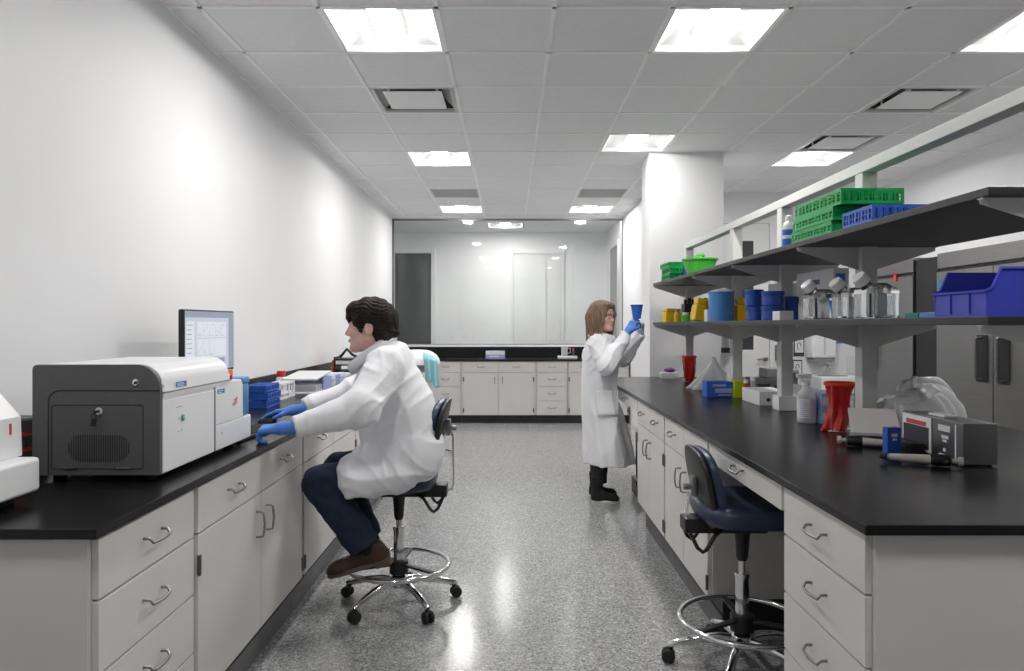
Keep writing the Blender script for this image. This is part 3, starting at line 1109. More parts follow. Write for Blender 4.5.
# loader block at the far end
mb = MB(); mb.box(ax0 + 0.03, ax1 - 0.012, ay1 - 0.01, 2.95, zb_, 1.03, 0.006); mb.box(ax0 + 0.03, ax1 + 0.002, ay1 - 0.005, 2.97, zb_ + 0.001, 1.032, 0.006); mb.build('loader_base', M['white_pl'], cy)
mb = MB(); mb.prism([(ay1 - 0.004, 1.0325), (2.885, 1.0325), (2.885, 1.165), (2.865, 1.186), (ay1 - 0.004, 1.186)], yz_x, ax0 + 0.20, ax1 + 0.001, 0.005); mb.build('loader_door', M['white_pl'], cy)
mb = MB(); mb.box(ax0 + 0.22, ax1 - 0.004, 2.886, 2.965, 1.0325, 1.165, 0.008); mb.build('reagent_window', M['cyan'], cy)
mb = MB(); mb.box(ax0 + 0.21, ax1 - 0.001, 2.882, 2.966, 1.1655, 1.190, 0.006); mb.build('reagent_lid', M['skyblue'], cy)
mb = MB(); mb.box(ax1 - 0.003, ax1 + 0.0006, ay1 - 0.016, ay1 - 0.006, zb_ + 0.005, 1.162); mb.build('seam', M['grey_d'], cy)
# printed marks: blue badges, green button, red note, small ticks
mb = MB(); mb.box(ax1 + 0.0035, ax1 + 0.0048, ay0 + 0.10, ay0 + 0.172, 1.202, 1.219); b1 = mb.build('name_badge', M['inkblue'], cy)
mb = MB()
for k in range(3):
    mb.box(ax1 + 0.0048, ax1 + 0.0053, ay0 + 0.104, ay0 + 0.150 + 0.005 * (k % 2), 1.2045 + k * 0.0045, 1.2065 + k * 0.0045)
mb.build('badge_print', M['white_pl'], b1)
mb = MB(); mb.box(ax1 + 0.001, ax1 + 0.0022, ay1 + 0.01, ay1 + 0.075, 1.148, 1.164); b2 = mb.build('name_badge', M['inkblue'], cy)
mb = MB(); mb.box(ax1 + 0.0022, ax1 + 0.0027, ay1 + 0.014, ay1 + 0.050, 1.151, 1.1535); mb.box(ax1 + 0.0022, ax1 + 0.0027, ay1 + 0.014, ay1 + 0.058, 1.157, 1.1595); mb.build('badge_print', M['white_pl'], b2)
mb = MB()
for k, (y0, y1, z) in enumerate(((0.165, 0.21, 1.108), (0.172, 0.205, 1.102), (0.150, 0.205, 1.093), (0.158, 0.198, 1.087))):
    for s in range(6):
        yy = ay1 + y0 + (y1 - y0) * s / 6
        mb.box(ax1 + 0.001, ax1 + 0.0018, yy, yy + (y1 - y0) / 9, z + 0.002 * (s % 2) + 0.0012 * s, z + 0.0045 + 0.0012 * s)
mb.build('red_note', M['inkred'], cy)
mb = MB(); mb.lathe([(0, 0), (0.011, 0), (0.010, 0.004), (0, 0.005)], (ax1 + 0.001, ay0 + 0.150, 1.098), 20, Matrix.Rotation(PI / 2, 3, 'Y')); gb = mb.build('power_button', M['inkgreen'], cy)
mb = MB(); mb.box(ax1 + 0.006, ax1 + 0.0066, ay0 + 0.148, ay0 + 0.152, 1.094, 1.104); mb.build('button_mark', M['white_pl'], gb)
mb = MB()
mb.box(ax1 + 0.001, ax1 + 0.0017, ay0 + 0.118, ay0 + 0.130, 1.097, 1.0995); mb.box(ax1 + 0.001, ax1 + 0.0017, ay0 + 0.112, ay0 + 0.128, 1.055, 1.057)
mb.box(ax1 + 0.001, ax1 + 0.0017, ay0 + 0.143, ay0 + 0.146, 1.053, 1.062); mb.box(ax1 + 0.001, ax1 + 0.0017, ay0 + 0.108, ay0 + 0.145, 1.135, 1.137)
mb.box(ax1 + 0.002, ax1 + 0.0027, ay1 + 0.045, ay1 + 0.049, 0.993, 1.003)
mb.build('printed_mark', M['grey_m'], cy)
mb = MB()
for x, y in ((ax0 + 0.05, ay0 + 0.06), (ax1 - 0.06, ay0 + 0.06), (ax0 + 0.06, 2.88), (ax1 - 0.06, 2.88)):
    mb.lathe([(0.018, HZ), (0.020, HZ + 0.004), (0.016, zb_ + 0.003)], (x, y, 0), 14)
mb.build('foot', M['rubber'], cy)

# small tubs on top of the loader
mb = MB(); mb.lathe([(0.020, 1.1865), (0.024, 1.190), (0.025, 1.205), (0.022, 1.207)], (ax1 - 0.032, 2.79, 0), 18)
t = thing('screw_cap_pot', 'small pot with an orange lid standing on the analyser\'s far end', 'pot', (ax1 - 0.032, 2.79, 1.1865))
mb.build('body', M['red'], t)
mb = MB(); mb.lathe([(0.026, 1.207), (0.027, 1.212), (0.026, 1.226), (0.022, 1.230), (0.0, 1.2305)], (ax1 - 0.032, 2.79, 0), 18); mb.build('lid', M['orange'], t)

# ---- white instrument cut by the left edge
sm = thing('benchtop_reader', 'white bench instrument with a thick base slab cut by the left edge of the photo', 'laboratory instrument', (-1.5, 1.86, HT))
mb = MB(); mb.box(-1.75, -1.302, 1.71, 1.972, 0.945, 1.040, 0.012, 3); mb.build('base', M['white_pl'], sm)
mb = MB(); mb.box(-1.70, -1.36, 1.73, 1.95, HZ, 0.9455, 0.004); mb.build('plinth', M['black'], sm)
mb = MB(); mb.prism([(-1.745, 1.041), (-1.358, 1.041), (-1.362, 1.150), (-1.420, 1.216), (-1.47, 1.226), (-1.745, 1.226)], xz_y(0), 1.73, 1.985, 0.012, 3); mb.build('housing', M['white_pl'], sm)
mb = MB(); mb.box(-1.362, -1.3585, 1.93, 1.936, 1.105, 1.135); mb.build('red_mark', M['inkred'], sm)

# ---- dark stack of racks wedged between the two instruments
rk = thing('tube_rack', 'narrow black rack with red bands wedged between the two left instruments', 'rack', (-1.60, 2.30, HT))
mb = MB()
for k in range(4):
    mb.box(-1.66, -1.53, 2.24, 2.36, HZ + k * 0.05, HZ + k * 0.05 + 0.038, 0.003)
mb.box(-1.65, -1.54, 2.25, 2.35, HZ, HZ + 0.19)
mb.build('body', M['black'], rk)
mb = MB()
for k in (0, 1, 2):
    mb.box(-1.655, -1.535, 2.243, 2.357, HZ + 0.038 + k * 0.05, HZ + 0.05 + k * 0.05)
mb.build('band', M['red'], rk)

# ---- monitor against the wall
mo = thing('monitor', 'computer monitor showing plots, standing behind the big white instrument', 'monitor', (-1.5, 3.54, HT))
ang = math.radians(-2.6)
Rm = Matrix.Rotation(ang, 3, 'Z')
mc = Vector((-1.494, 3.545, 1.322))


def mpt(v, u, z):            # v out of the screen (+x), u along it, z up from its middle
    return Rm @ Vector((v, u, 0)) + mc + Vector((0, 0, z))


mb = MB(); mb.obox(mpt(-0.014, 0, 0), (0.028, 0.535, 0.312), Rm, 0.006); mb.build('housing', M['black'], mo)
mb = MB(); mb.obox(mpt(0.0006, 0, 0.003), (0.002, 0.512, 0.290), Rm); sc = mb.build('screen', M['screen'], mo)


def srect(mb, u0, u1, z0, z1, v=0.002):
    mb.quad(mpt(v, u0, z0), mpt(v, u1, z0), mpt(v, u1, z1), mpt(v, u0, z1))


mb = MB(); srect(mb, -0.256, 0.256, 0.118, 0.148); srect(mb, 0.196, 0.256, -0.14, 0.118); srect(mb, -0.02, 0.15, -0.128, -0.085); mb.build('window_bar', M['screen_g'], sc, recalc=False)
mb = MB(); srect(mb, -0.150, 0.165, 0.020, 0.098, 0.0024); srect(mb, -0.150, 0.165, -0.075, 0.014, 0.0024); srect(mb, -0.25, -0.17, -0.13, 0.10, 0.0024); mb.build('window_pane', M['screen_w'], sc, recalc=False)
mb = MB()
rnd = random.Random(3)
for z0, z1, n in ((0.028, 0.090, 5), (-0.067, 0.006, 3)):
    for k in range(n):
        u0 = -0.143 + k * 0.061
        for a, b, c, d in ((u0, u0 + 0.001, z0, z1), (u0, u0 + 0.050, z0, z0 + 0.001)):
            srect(mb, a, b, c, d, 0.0029)
        z = z0 + 0.012
        pz = z
        for s in range(12):
            ua = u0 + 0.004 + s * 0.0036
            nz = min(z1 - 0.004, max(z0 + 0.004, pz + rnd.uniform(-0.02, 0.022)))
            mb.quad(mpt(0.0029, ua, pz - 0.0008), mpt(0.0029, ua + 0.0036, nz - 0.0008), mpt(0.0029, ua + 0.0036, nz + 0.0012), mpt(0.0029, ua, pz + 0.0012))
            pz = nz
for k in range(9):
    srect(mb, -0.243, -0.243 + rnd.uniform(0.03, 0.06), 0.08 - k * 0.022, 0.083 - k * 0.022, 0.0029)
mb.build('plot_lines', M['screen_d'], sc, recalc=False)
mb = MB(); mb.obox(mpt(-0.045, 0, -0.17), (0.035, 0.06, 0.30), Rm, 0.004); mb.build('stand_neck', M['black'], mo)
mb = MB(); mb.obox((mc.x - 0.045 + 0.03, mc.y, HZ + 0.007), (0.17, 0.22, 0.013), Rm, 0.005); mb.build('stand_foot', M['black'], mo)

# ---- keyboard and mouse
kb = thing('keyboard', 'black computer keyboard under the seated man\'s hands', 'keyboard', (-1.17, 3.17, HT))
Rk = Matrix.Rotation(math.radians(-6), 3, 'Z')
kc = Vector((-1.165, 3.165, 0))
mb = MB(); mb.obox(kc + Vector((0, 0, HZ + 0.008)), (0.135, 0.43, 0.015), Rk, 0.004); mb.build('body', M['black'], kb)
mb = MB()
for r in range(5):
    for c in range(15):
        p = Rk @ Vector((-0.048 + r * 0.024, -0.19 + c * 0.0272, 0)) + kc
        mb.obox(p + Vector((0, 0, HZ + 0.018)), (0.018, 0.021, 0.006), Rk, 0.002, 1)
mb.build('keys', M['rubber'], kb)
ms = MB(); ms.sphere((-1.205, 3.53, HZ + 0.004), (0.050, 0.030, 0.030), 20)
bmesh.ops.bisect_plane(ms.bm, geom=ms.bm.verts[:] + ms.bm.edges[:] + ms.bm.faces[:], plane_co=(0, 0, HZ), plane_no=(0, 0, -1), clear_outer=True)
single(ms, 'computer_mouse', M['black'], 'black computer mouse under the seated man\'s far hand', 'mouse')

# ---- racks, boxes along the left backsplash


def lattice_tray(mb, x0, x1, y0, y1, z0, z1, n=(6, 9), w=0.004, floor=True, rail=0.008):
    """open plastic rack: rails, slotted walls and a gridded deck"""
    for z in (z0, z1 - rail):
        mb.box(x0, x1, y0, y0 + w, z, z + rail); mb.box(x0, x1, y1 - w, y1, z, z + rail)
        mb.box(x0, x0 + w, y0 + w, y1 - w, z, z + rail); mb.box(x1 - w, x1, y0 + w, y1 - w, z, z + rail)
    for k in range(n[0] + 1):
        x = x0 + (x1 - x0 - 2 * w) * k / n[0]
        ww = 2.2 * w if k % 2 else w * 1.2
        for y in (y0, y1 - w):
            mb.box(x, min(x + ww, x1), y + 0.0004, y + w - 0.0004, z0 + rail, z1 - rail)
    for k in range(n[1] + 1):
        y = y0 + (y1 - y0 - 2 * w) * k / n[1]
        ww = 2.2 * w if k % 2 else w * 1.2
        for x in (x0, x1 - w):
            mb.box(x + 0.0004, x + w - 0.0004, y, min(y + ww, y1), z0 + rail, z1 - rail)
    if floor:
        for k in range(1, n[0]):
            x = x0 + (x1 - x0) * k / n[0]
            mb.box(x - w * 0.6, x + w * 0.6, y0 + w, y1 - w, z1 - rail * 0.9, z1 - rail * 0.2)
        for k in range(1, n[1]):
            y = y0 + (y1 - y0) * k / n[1]
            mb.box(x0 + w, x1 - w, y - w * 0.6, y + w * 0.6, z1 - rail * 0.85, z1 - rail * 0.25)
        mb.box(x0 + w, x1 - w, y0 + w, y1 - w, z0 + rail * 0.2, z0 + rail * 0.6)
    return mb


labs = ['blue tube rack at the bottom of the stack beside the analyser', 'blue tube rack in the middle of the stack beside the analyser', 'blue tube rack on top of the stack beside the analyser']
for k in range(3):
    z = HZ + 0.001 + k * 0.046
    dx = (0.0, 0.006, -0.004)[k]
    mb = MB()
    lattice_tray(mb, -1.545 + dx, -1.425 + dx, 4.16, 4.40, z, z + 0.040, (4, 8), 0.004)
    mb.box(-1.540 + dx, -1.43 + dx, 4.165, 4.395, z + 0.008, z + 0.030)
    single(mb, 'tube_rack', M['blue'], labs[k], 'rack', 'blue tube racks beside the analyser')
mb = MB()
lattice_tray(mb, -1.60, -1.49, 4.62, 4.92, HZ, HZ + 0.105, (3, 5), 0.006, True, 0.014)
mb.box(-1.595, -1.495, 4.625, 4.915, HZ + 0.03, HZ + 0.036)
single(mb, 'tube_rack', M['white_pl'], 'white open tube rack behind the blue rack stack on the left bench', 'rack')
# clear rack of lilac tubes under a raised white lid
tr = thing('tip_box', 'lilac and clear tip box with a white lid on the left bench', 'box', (-1.50, 5.25, HT))
mb = MB(); mb.box(-1.60, -1.36, 5.02, 5.42, HZ, HZ + 0.012, 0.003); mb.box(-1.60, -1.592, 5.02, 5.42, HZ + 0.012, HZ + 0.09); mb.box(-1.60, -1.36, 5.412, 5.42, HZ + 0.012, HZ + 0.09); mb.build('base', M['white_pl'], tr)
mb = MB(); mb.box(-1.372, -1.360, 5.20, 5.42, HZ + 0.012, HZ + 0.105, 0.002); mb.box(-1.45, -1.372, 5.408, 5.42, HZ + 0.012, HZ + 0.105, 0.002); mb.box(-1.585, -1.38, 5.22, 5.405, HZ + 0.014, HZ + 0.05); mb.build('side_panel', M['lilac'], tr)
mb = MB(); mb.box(-1.59, -1.375, 5.03, 5.20, HZ + 0.013, HZ + 0.06, 0.004); mb.build('clear_body', M['frost'], tr)
mb = MB(); mb.obox((-1.49, 5.22, HZ + 0.118), (0.25, 0.42, 0.014), Matrix.Rotation(math.radians(4), 3, 'X'), 0.003); mb.build('lid', M['white_dull'], tr)
for k, (x0, x1, y0, y1, h, m, lab) in enumerate([
        (-1.56, -1.42, 5.62, 5.78, 0.085, 'white_dull', 'white card carton on the left bench, nearest the lilac tip box'),
        (-1.56, -1.42, 5.80, 5.95, 0.080, 'lilac', 'pale lilac carton between two white ones on the left bench'),
        (-1.57, -1.43, 5.97, 6.16, 0.078, 'white_dull', 'white card carton behind the lilac carton on the left bench'),
        (-1.60, -1.44, 6.20, 6.42, 0.060, 'white_dull', 'low white carton before the black and red rack')]):
    t = thing('carton', lab, 'box', ((x0 + x1) / 2, (y0 + y1) / 2, HT), 'cartons along the left bench')
    mb = MB(); mb.box(x0, x1, y0, y1, HZ, HZ + h, 0.002); mb.build('body', M[m], t)
    mb = MB(); mb.box(x1 - 0.0005, x1 + 0.0008, y0 + 0.02, y1 - 0.02, HZ + h * 0.45, HZ + h * 0.62); mb.box(x1 - 0.0005, x1 + 0.0008, y0 + 0.02, (y0 + y1) / 2, HZ + h * 0.25, HZ + h * 0.33); mb.build('printed_label', M['lilac'], t)
t = thing('screw_cap_bottle', 'small white bottle with a red cap behind the white rack', 'bottle', (-1.66, 5.15, HT))
mb = MB(); mb.lathe([(0.033, HZ), (0.036, HZ + 0.006), (0.036, HZ + 0.10), (0.026, HZ + 0.115)], (-1.66, 5.15, 0), 20); mb.build('body', M['white_pl'], t)
mb = MB(); mb.lathe([(0.030, HZ + 0.115), (0.031, HZ + 0.12), (0.031, HZ + 0.15), (0.027, HZ + 0.156)], (-1.66, 5.15, 0), 20); mb.build('cap', M['red'], t)
t = thing('sample_rack', 'black rack with red edge and white trays near the man\'s chin', 'rack', (-1.56, 6.72, HT))
mb = MB(); mb.box(-1.64, -1.63, 6.60, 6.86, HZ, HZ + 0.19); mb.box(-1.44, -1.43, 6.60, 6.86, HZ, HZ + 0.19)
for k in range(4):
    mb.box(-1.63, -1.44, 6.60, 6.86, HZ + k * 0.055, HZ + k * 0.055 + 0.010)
mb.build('frame', M['black'], t)
mb = MB()
for k in range(3):
    mb.box(-1.655, -1.6405, 6.595, 6.85, HZ + 0.014 + k * 0.055, HZ + 0.05 + k * 0.055, 0.003)
mb.build('red_edge', M['redrim'], t)
for k in range(3):
    if k != 1:
        mb = MB(); mb.box(-1.622, -1.448, 6.605, 6.84, HZ + 0.012 + k * 0.055, HZ + 0.046 + k * 0.055, 0.003); mb.build('tray', M['white_pl'], t)
mb = MB(); mb.tube([(-1.62, 6.75, HZ + 0.182), (-1.60, 6.75, HZ + 0.20), (-1.55, 6.75, HZ + 0.26), (-1.50, 6.74, HZ + 0.21), (-1.45, 6.74, HZ + 0.185)], 0.014, 8); mb.build('carry_handle', M['black'], t)

# ---- draped white lid on a stand behind the man
ds = thing('instrument_stand', 'white rounded lid on a chrome pole with an aqua cloth, behind the seated man', 'stand', (-0.90, 7.62, 0))
mb = MB()
rings = []
for k in range(9):
    a = PI / 2 * k / 8.6
    rings.append([Vector((-1.00 + (v.x) * math.cos(a) ** 0.7, 7.64 + v.y * math.cos(a) ** 0.7, 0.985 + 0.155 * math.sin(a))) for v in superring(0, 0, 0.245, 0.25, 0, 2.6, 36)])
mb.loft(rings); mb.build('lid', M['white_pl'], ds, 60)
mb = MB(); mb.loft([superring(-1.02, 7.64, 0.10, 0.15, 0.90, 2.6, 36), superring(-1.0, 7.64, 0.235, 0.24, 0.984, 2.6, 36)]); mb.build('underside', M['grey_m'], ds, 60)  # grey colour stands in for the shadow under the lid
mb = MB(); mb.cyl((-0.90, 7.62, 0.03), (-0.90, 7.62, 0.93), 0.022); mb.build('pole', M['chrome'], ds)
mb = MB()
for k in range(5):
    a = 2 * PI * k / 5 + 0.3
    mb.tube([(-0.90, 7.62, 0.075), (-0.90 + 0.12 * math.cos(a), 7.62 + 0.12 * math.sin(a), 0.07), (-0.90 + 0.27 * math.cos(a), 7.62 + 0.27 * math.sin(a), 0.035)], [0.022, 0.018, 0.013], 8)
    mb.cyl((-0.90 + 0.27 * math.cos(a), 7.62 + 0.27 * math.sin(a) - 0.012, 0.028), (-0.90 + 0.27 * math.cos(a), 7.62 + 0.27 * math.sin(a) + 0.012, 0.028), 0.028, seg=12)
mb.build('base', M['chrome'], ds)
mb = MB()


def clothpt(u, v):
    # laid over the right front of the lid and hanging down in soft folds
    x = -0.895 + 0.145 * v
    fold = 0.016 * math.sin(v * 15 + 0.5) + 0.007 * math.sin(v * 31 + 1)
    if u < 0.3:
        s_ = u / 0.3
        return Vector((x - 0.02 * (1 - s_), 7.46 - 0.092 * s_ + 0.3 * fold, 1.115 - 0.055 * s_ * s_ - 0.25 * v * v * (1 - 0.4 * s_) * 0.3))
    s_ = (u - 0.3) / 0.7
    return Vector((x + 0.02 * s_, 7.366 + fold * (0.3 + s_), 1.06 - 0.022 * v * v - (0.265 - 0.03 * math.sin(v * 6)) * s_))


mb.sheet(clothpt, 22, 30)
single(mb, 'cloth', M['aqua'], 'pale aqua cloth hanging off the white lid behind the man', 'cloth', None, 180, 0.004)

# ---- bench under the glass wall
t = thing('tissue_box', 'lilac and white tissue box on the bench under the glass wall', 'box', (-0.21, 10.42, HT))
mb = MB(); mb.box(-0.355, -0.075, 10.36, 10.49, HZ, HZ + 0.11, 0.003); mb.build('carton', M['lilac'], t)
mb = MB(); mb.box(-0.352, -0.078, 10.3585, 10.3602, HZ + 0.055, HZ + 0.107); mb.box(-0.30, -0.16, 10.358, 10.3595, HZ + 0.02, HZ + 0.04); mb.build('printed_panel', M['white_dull'], t)
mb = MB(); mb.prism(arc(0, 0, 1, 0, 360, 20)[:-1], lambda p, q, a: Vector((-0.215 + 0.07 * p, 10.425 + 0.025 * q, a)), HZ + 0.1095, HZ + 0.1115); mb.build('slot', M['white_pl'], t)
t = thing('pipette_tray', 'low white tray on the bench under the glass wall, left of the woman', 'tray', (0.82, 10.42, HT))
mb = MB(); mb.box(0.70, 0.98, 10.33, 10.52, HZ, HZ + 0.035, 0.006); mb.build('body', M['white_pl'], t)
mb = MB(); mb.box(0.72, 0.96, 10.35, 10.50, HZ + 0.0352, HZ + 0.038); mb.build('liner', M['grey_m'], t)
t = thing('measuring_jug', 'clear white jug standing in the tray under the glass wall', 'jug', (0.80, 10.44, HT + 0.038))
mb = MB(); mb.lathe([(0.040, HZ + 0.039), (0.043, HZ + 0.045), (0.048, HZ + 0.16), (0.054, HZ + 0.172), (0.050, HZ + 0.172), (0.044, HZ + 0.155), (0.040, HZ + 0.05)], (0.80, 10.44, 0), 22, cap1=True); mb.build('body', M['frost'], t)
mb = MB(); mb.tube([(0.845, 10.44, HZ + 0.15), (0.885, 10.44, HZ + 0.145), (0.885, 10.44, HZ + 0.08), (0.842, 10.44, HZ + 0.07)], 0.006); mb.build('handle', M['frost'], t)
t = thing('dropper_bottle', 'tiny dark dropper bottle with a red cap beside the clear jug', 'bottle', (0.93, 10.45, HT + 0.038))
mb = MB(); mb.lathe([(0.020, HZ + 0.039), (0.022, HZ + 0.045), (0.022, HZ + 0.10), (0.010, HZ + 0.115)], (0.93, 10.45, 0), 16); mb.build('body', M['ink'], t)
mb = MB(); mb.lathe([(0.013, HZ + 0.115), (0.013, HZ + 0.135), (0.006, HZ + 0.15)], (0.93, 10.45, 0), 16); mb.build('cap', M['inkred'], t)
# ================================================================== right side: refrigerators, far wall fittings
XF = 3.50


def fridge(label, y0, y1, split, handles):
    t = thing('refrigerator', label, 'refrigerator', (XF + 0.4, (y0 + y1) / 2, 0))
    mb = MB(); mb.box(XF + 0.045, XR - 0.02, y0, y1, 0.12, 1.99, 0.004); mb.build('body', M['steel'], t)
    mb = MB(); mb.box(XF + 0.005, XF + 0.045, y0 + 0.004, y1 - 0.004, 1.865, 1.988, 0.003); mb.build('top_panel', M['steel'], t)
    mb = MB(); mb.box(XF + 0.015, XF + 0.045, y0 + 0.01, y1 - 0.01, 1.838, 1.862); mb.build('shadow_gap', M['black'], t)
    mb = MB(); mb.box(XF + 0.03, XF + 0.04, y0 + 0.02, y1 - 0.02, 0.14, 0.22); mb.build('grille', M['black'], t)
    mb = MB()
    for x in (XF + 0.1, XR - 0.1):
        for y in (y0 + 0.08, y1 - 0.08):
            mb.cyl((x, y, 0.001), (x, y, 0.121), 0.022, seg=12)
    mb.build('leg', M['chrome'], t)
    ed = [y0] + split + [y1]
    for a, b in zip(ed, ed[1:]):
        mb = MB(); mb.box(XF, XF + 0.042, a + 0.003, b - 0.003, 0.25, 1.836, 0.004); d = mb.build('door', M['steel'], t)
        for hy in handles:
            if a < hy < b:
                mb = MB()
                mb.box(XF - 0.004, XF - 0.0002, hy - 0.060, hy + 0.060, 0.98, 1.33, 0.001)
                mb.build('handle_recess', M['black'], d)
                mb = MB()
                mb.tube([(XF, hy, 1.00), (XF - 0.045, hy, 1.00), (XF - 0.05, hy, 1.01), (XF - 0.05, hy, 1.30), (XF - 0.045, hy, 1.31), (XF, hy, 1.31)], 0.010, 8)
                mb.build('handle', M['steel_d'], d)
    return t


f1 = fridge('wide stainless double door refrigerator at the right edge, behind the blue bins', 4.46, 5.83, [5.145], [5.26, 5.03])
f2 = fridge('narrow stainless refrigerator partly hidden behind the near shelving post', 6.17, 6.92, [], [6.82])
mb = MB(); mb.box(XF - 0.002, XF, 5.70, 5.80, 1.69, 1.76); mb.build('sticker', M['bluesign'], f1)
mb = MB(); mb.box(XF + 0.02, XR - 0.02, 5.84, 6.16, 0.001, 1.97, 0.004); single(mb, 'dark_gap_block', M['black'], 'black tall block standing for the dark gap between the two stainless refrigerators', 'panel')  # black block stands for the dark gap and refrigerator side
mb = MB(); mb.box(XF - 0.012, XF - 0.001, 6.42, 6.46, 1.80, 1.86, 0.003); mb.tube([(XF - 0.006, 6.44, 1.86), (XF - 0.012, 6.44, 1.89), (XF - 0.006, 6.44, 1.90)], 0.003, 6)
mb.build('lock_tag', M['redrim'], f2)

# far wall behind the island
t = thing('towel_dispenser', 'white rounded paper towel dispenser on the far right wall', 'dispenser', (3.80, 8.68, 0.95))
mb = MB(); mb.box(3.64, 3.94, 8.55, 8.768, 1.00, 1.40, 0.03, 4); mb.build('housing', M['white_pl'], t)
mb = MB(); mb.box(3.66, 3.92, 8.56, 8.76, 0.96, 0.999, 0.01); mb.build('slot', M['grey_m'], t)
mb = MB(); mb.box(3.78, 3.80, 8.545, 8.552, 1.05, 1.36); mb.build('seam', M['rackpaint'], t)


def notice(label, x, z, w, h, kind):
    t = thing('wall_sign', label, 'sign', (x, 8.765, z - h / 2))
    mb = MB(); mb.box(x - w / 2, x + w / 2, 8.755, 8.768, z - h / 2, z + h / 2, 0.003)
    mb.build('backing', M['ink'] if kind != 'blue' else M['bluesign'], t)
    mb = MB()
    if kind == 'blue':
        mb.box(x - w * 0.18, x + w * 0.22, 8.752, 8.7552, z - h * 0.10, z + h * 0.28); mb.box(x - w * 0.3, x + w * 0.3, 8.752, 8.7552, z - h * 0.36, z - h * 0.26)
    else:
        mb.box(x - w * 0.40, x + w * 0.40, 8.752, 8.7552, z - h * 0.30, z + h * 0.42)
    p = mb.build('paper', M['white_dull'], t)
    if kind != 'blue':
        mb = MB()
        mb.tube([(x + w * 0.18 * math.cos(a), 8.7518, z + h * 0.05 + h * 0.2 * math.sin(a)) for a in [0.3 * k for k in range(16)]], 0.004, 6)
        mb.build('drawing', M['ink'], p)


notice('topmost black framed notice on the far wall, left of the towel dispenser', 3.565, 1.13, 0.13, 0.22, 'n')
notice('middle black framed notice on the far wall, left of the towel dispenser', 3.545, 0.87, 0.12, 0.21, 'n')
notice('blue safety sign with white print on the far right wall', 4.01, 1.255, 0.17, 0.155, 'blue')
mb = MB(); mb.box(4.16, 4.30, 8.762, 8.768, 0.80, 1.02); single(mb, 'paper_sign', M['white_dull'], 'plain white paper notice low on the far wall, beside the post', 'sign')
t = thing('door_hook', 'dark wall phone beside the white door on the far wall', 'wall phone', (3.33, 8.72, 0.95))
mb = MB(); mb.box(3.27, 3.37, 8.72, 8.768, 0.97, 1.16, 0.008); mb.build('base', M['grey_m'], t)
mb = MB(); mb.box(3.285, 3.325, 8.69, 8.719, 0.975, 1.155, 0.01); mb.build('handset', M['black'], t)
t['category'] = 'wall phone'; t.name = 'wall_phone'
t = thing('hand_sink', 'white hand sink with a chrome tap below the towel dispenser', 'sink', (3.85, 8.5, 0.62))
mb = MB(); mb.box(3.62, 4.12, 8.25, 8.768, 0.60, 0.80, 0.02, 3); mb.build('basin', M['white_pl'], t)
mb = MB(); mb.prism(arc(0, 0, 1, 0, 360, 24)[:-1], lambda p, q, a: Vector((3.85 + 0.18 * p, 8.47 + 0.15 * q, a)), 0.8002, 0.802); mb.build('bowl', M['grey_m'], t)
mb = MB(); mb.tube([(3.85, 8.70, 0.80), (3.85, 8.70, 0.90), (3.85, 8.66, 0.92), (3.85, 8.56, 0.91), (3.85, 8.54, 0.88)], 0.013); mb.build('tap', M['chrome'], t)
mb = MB(); mb.box(3.66, 4.08, 8.40, 8.768, 0.001, 0.60, 0.004); mb.build('pedestal', M['white_pl'], t)
t = thing('step_bin', 'grey metal waste bin under the lever of the far white door', 'bin', (3.22, 8.42, 0))
mb = MB(); mb.box(3.05, 3.36, 8.28, 8.58, 0.001, 0.84, 0.01); mb.build('body', M['steel_d'], t)
mb = MB(); mb.box(3.04, 3.37, 8.27, 8.59, 0.841, 0.885, 0.012); mb.build('lid', M['grey_m'], t)

# ================================================================== things on the upper shelf
S2 = Z2 + 0.0006
S1 = Z1 + 0.0006
gl = ['big green lattice rack at the bottom of the stack on the upper shelf', 'big green lattice rack in the middle of the stack on the upper shelf', 'big green lattice rack shifted forward on top of the stack']
for k, (x0, x1, y0, y1, z0, z1) in enumerate(((1.285, 1.515, 2.84, 3.24, S2, S2 + 0.050), (1.282, 1.512, 2.82, 3.22, S2 + 0.0505, S2 + 0.102), (1.284, 1.530, 2.755, 3.20, S2 + 0.1025, S2 + 0.163))):
    mb = MB(); lattice_tray(mb, x0, x1, y0, y1, z0, z1, (9, 12), 0.006, True, 0.013)
    h_ = z1 - z0
    mb.box(x0 + 0.016, x1 - 0.016, y0 + 0.016, y1 - 0.016, z0 + 0.006, z1 - 0.016)
    for f in (0.42, 0.66):
        mb.box(x0 + 0.0008, x0 + 0.0052, y0 + 0.004, y1 - 0.004, z0 + h_ * f, z0 + h_ * f + 0.004)
        mb.box(x0 + 0.004, x1 - 0.004, y0 + 0.0008, y0 + 0.0052, z0 + h_ * f, z0 + h_ * f + 0.004)
    for q in range(19):
        xx = x0 + 0.008 + (x1 - x0 - 0.02) * q / 18
        mb.box(xx, xx + 0.0045, y0 + 0.001, y0 + 0.005, z0 + 0.012, z1 - 0.012)
    single(mb, 'lattice_rack', M['green'], gl[k], 'rack', 'big green racks on the upper shelf')
mb = MB(); lattice_tray(mb, 1.285, 1.50, 2.52, 2.745, S2, S2 + 0.060, (8, 9), 0.006, True, 0.012); mb.box(1.301, 1.484, 2.536, 2.729, S2 + 0.006, S2 + 0.046)
mb.box(1.286, 1.290, 2.524, 2.741, S2 + 0.028, S2 + 0.032); mb.box(1.289, 1.496, 2.521, 2.525, S2 + 0.028, S2 + 0.032)
for q in range(17):
    mb.box(1.293 + 0.0122 * q, 1.2975 + 0.0122 * q, 2.521, 2.525, S2 + 0.011, S2 + 0.049)
single(mb, 'lattice_rack', M['blue'], 'blue lattice rack lying before the green stack on the upper shelf', 'rack')
t = thing('reagent_bottle', 'white capped bottle with a blue label left of the green rack stack', 'bottle', (1.375, 3.50, S2))
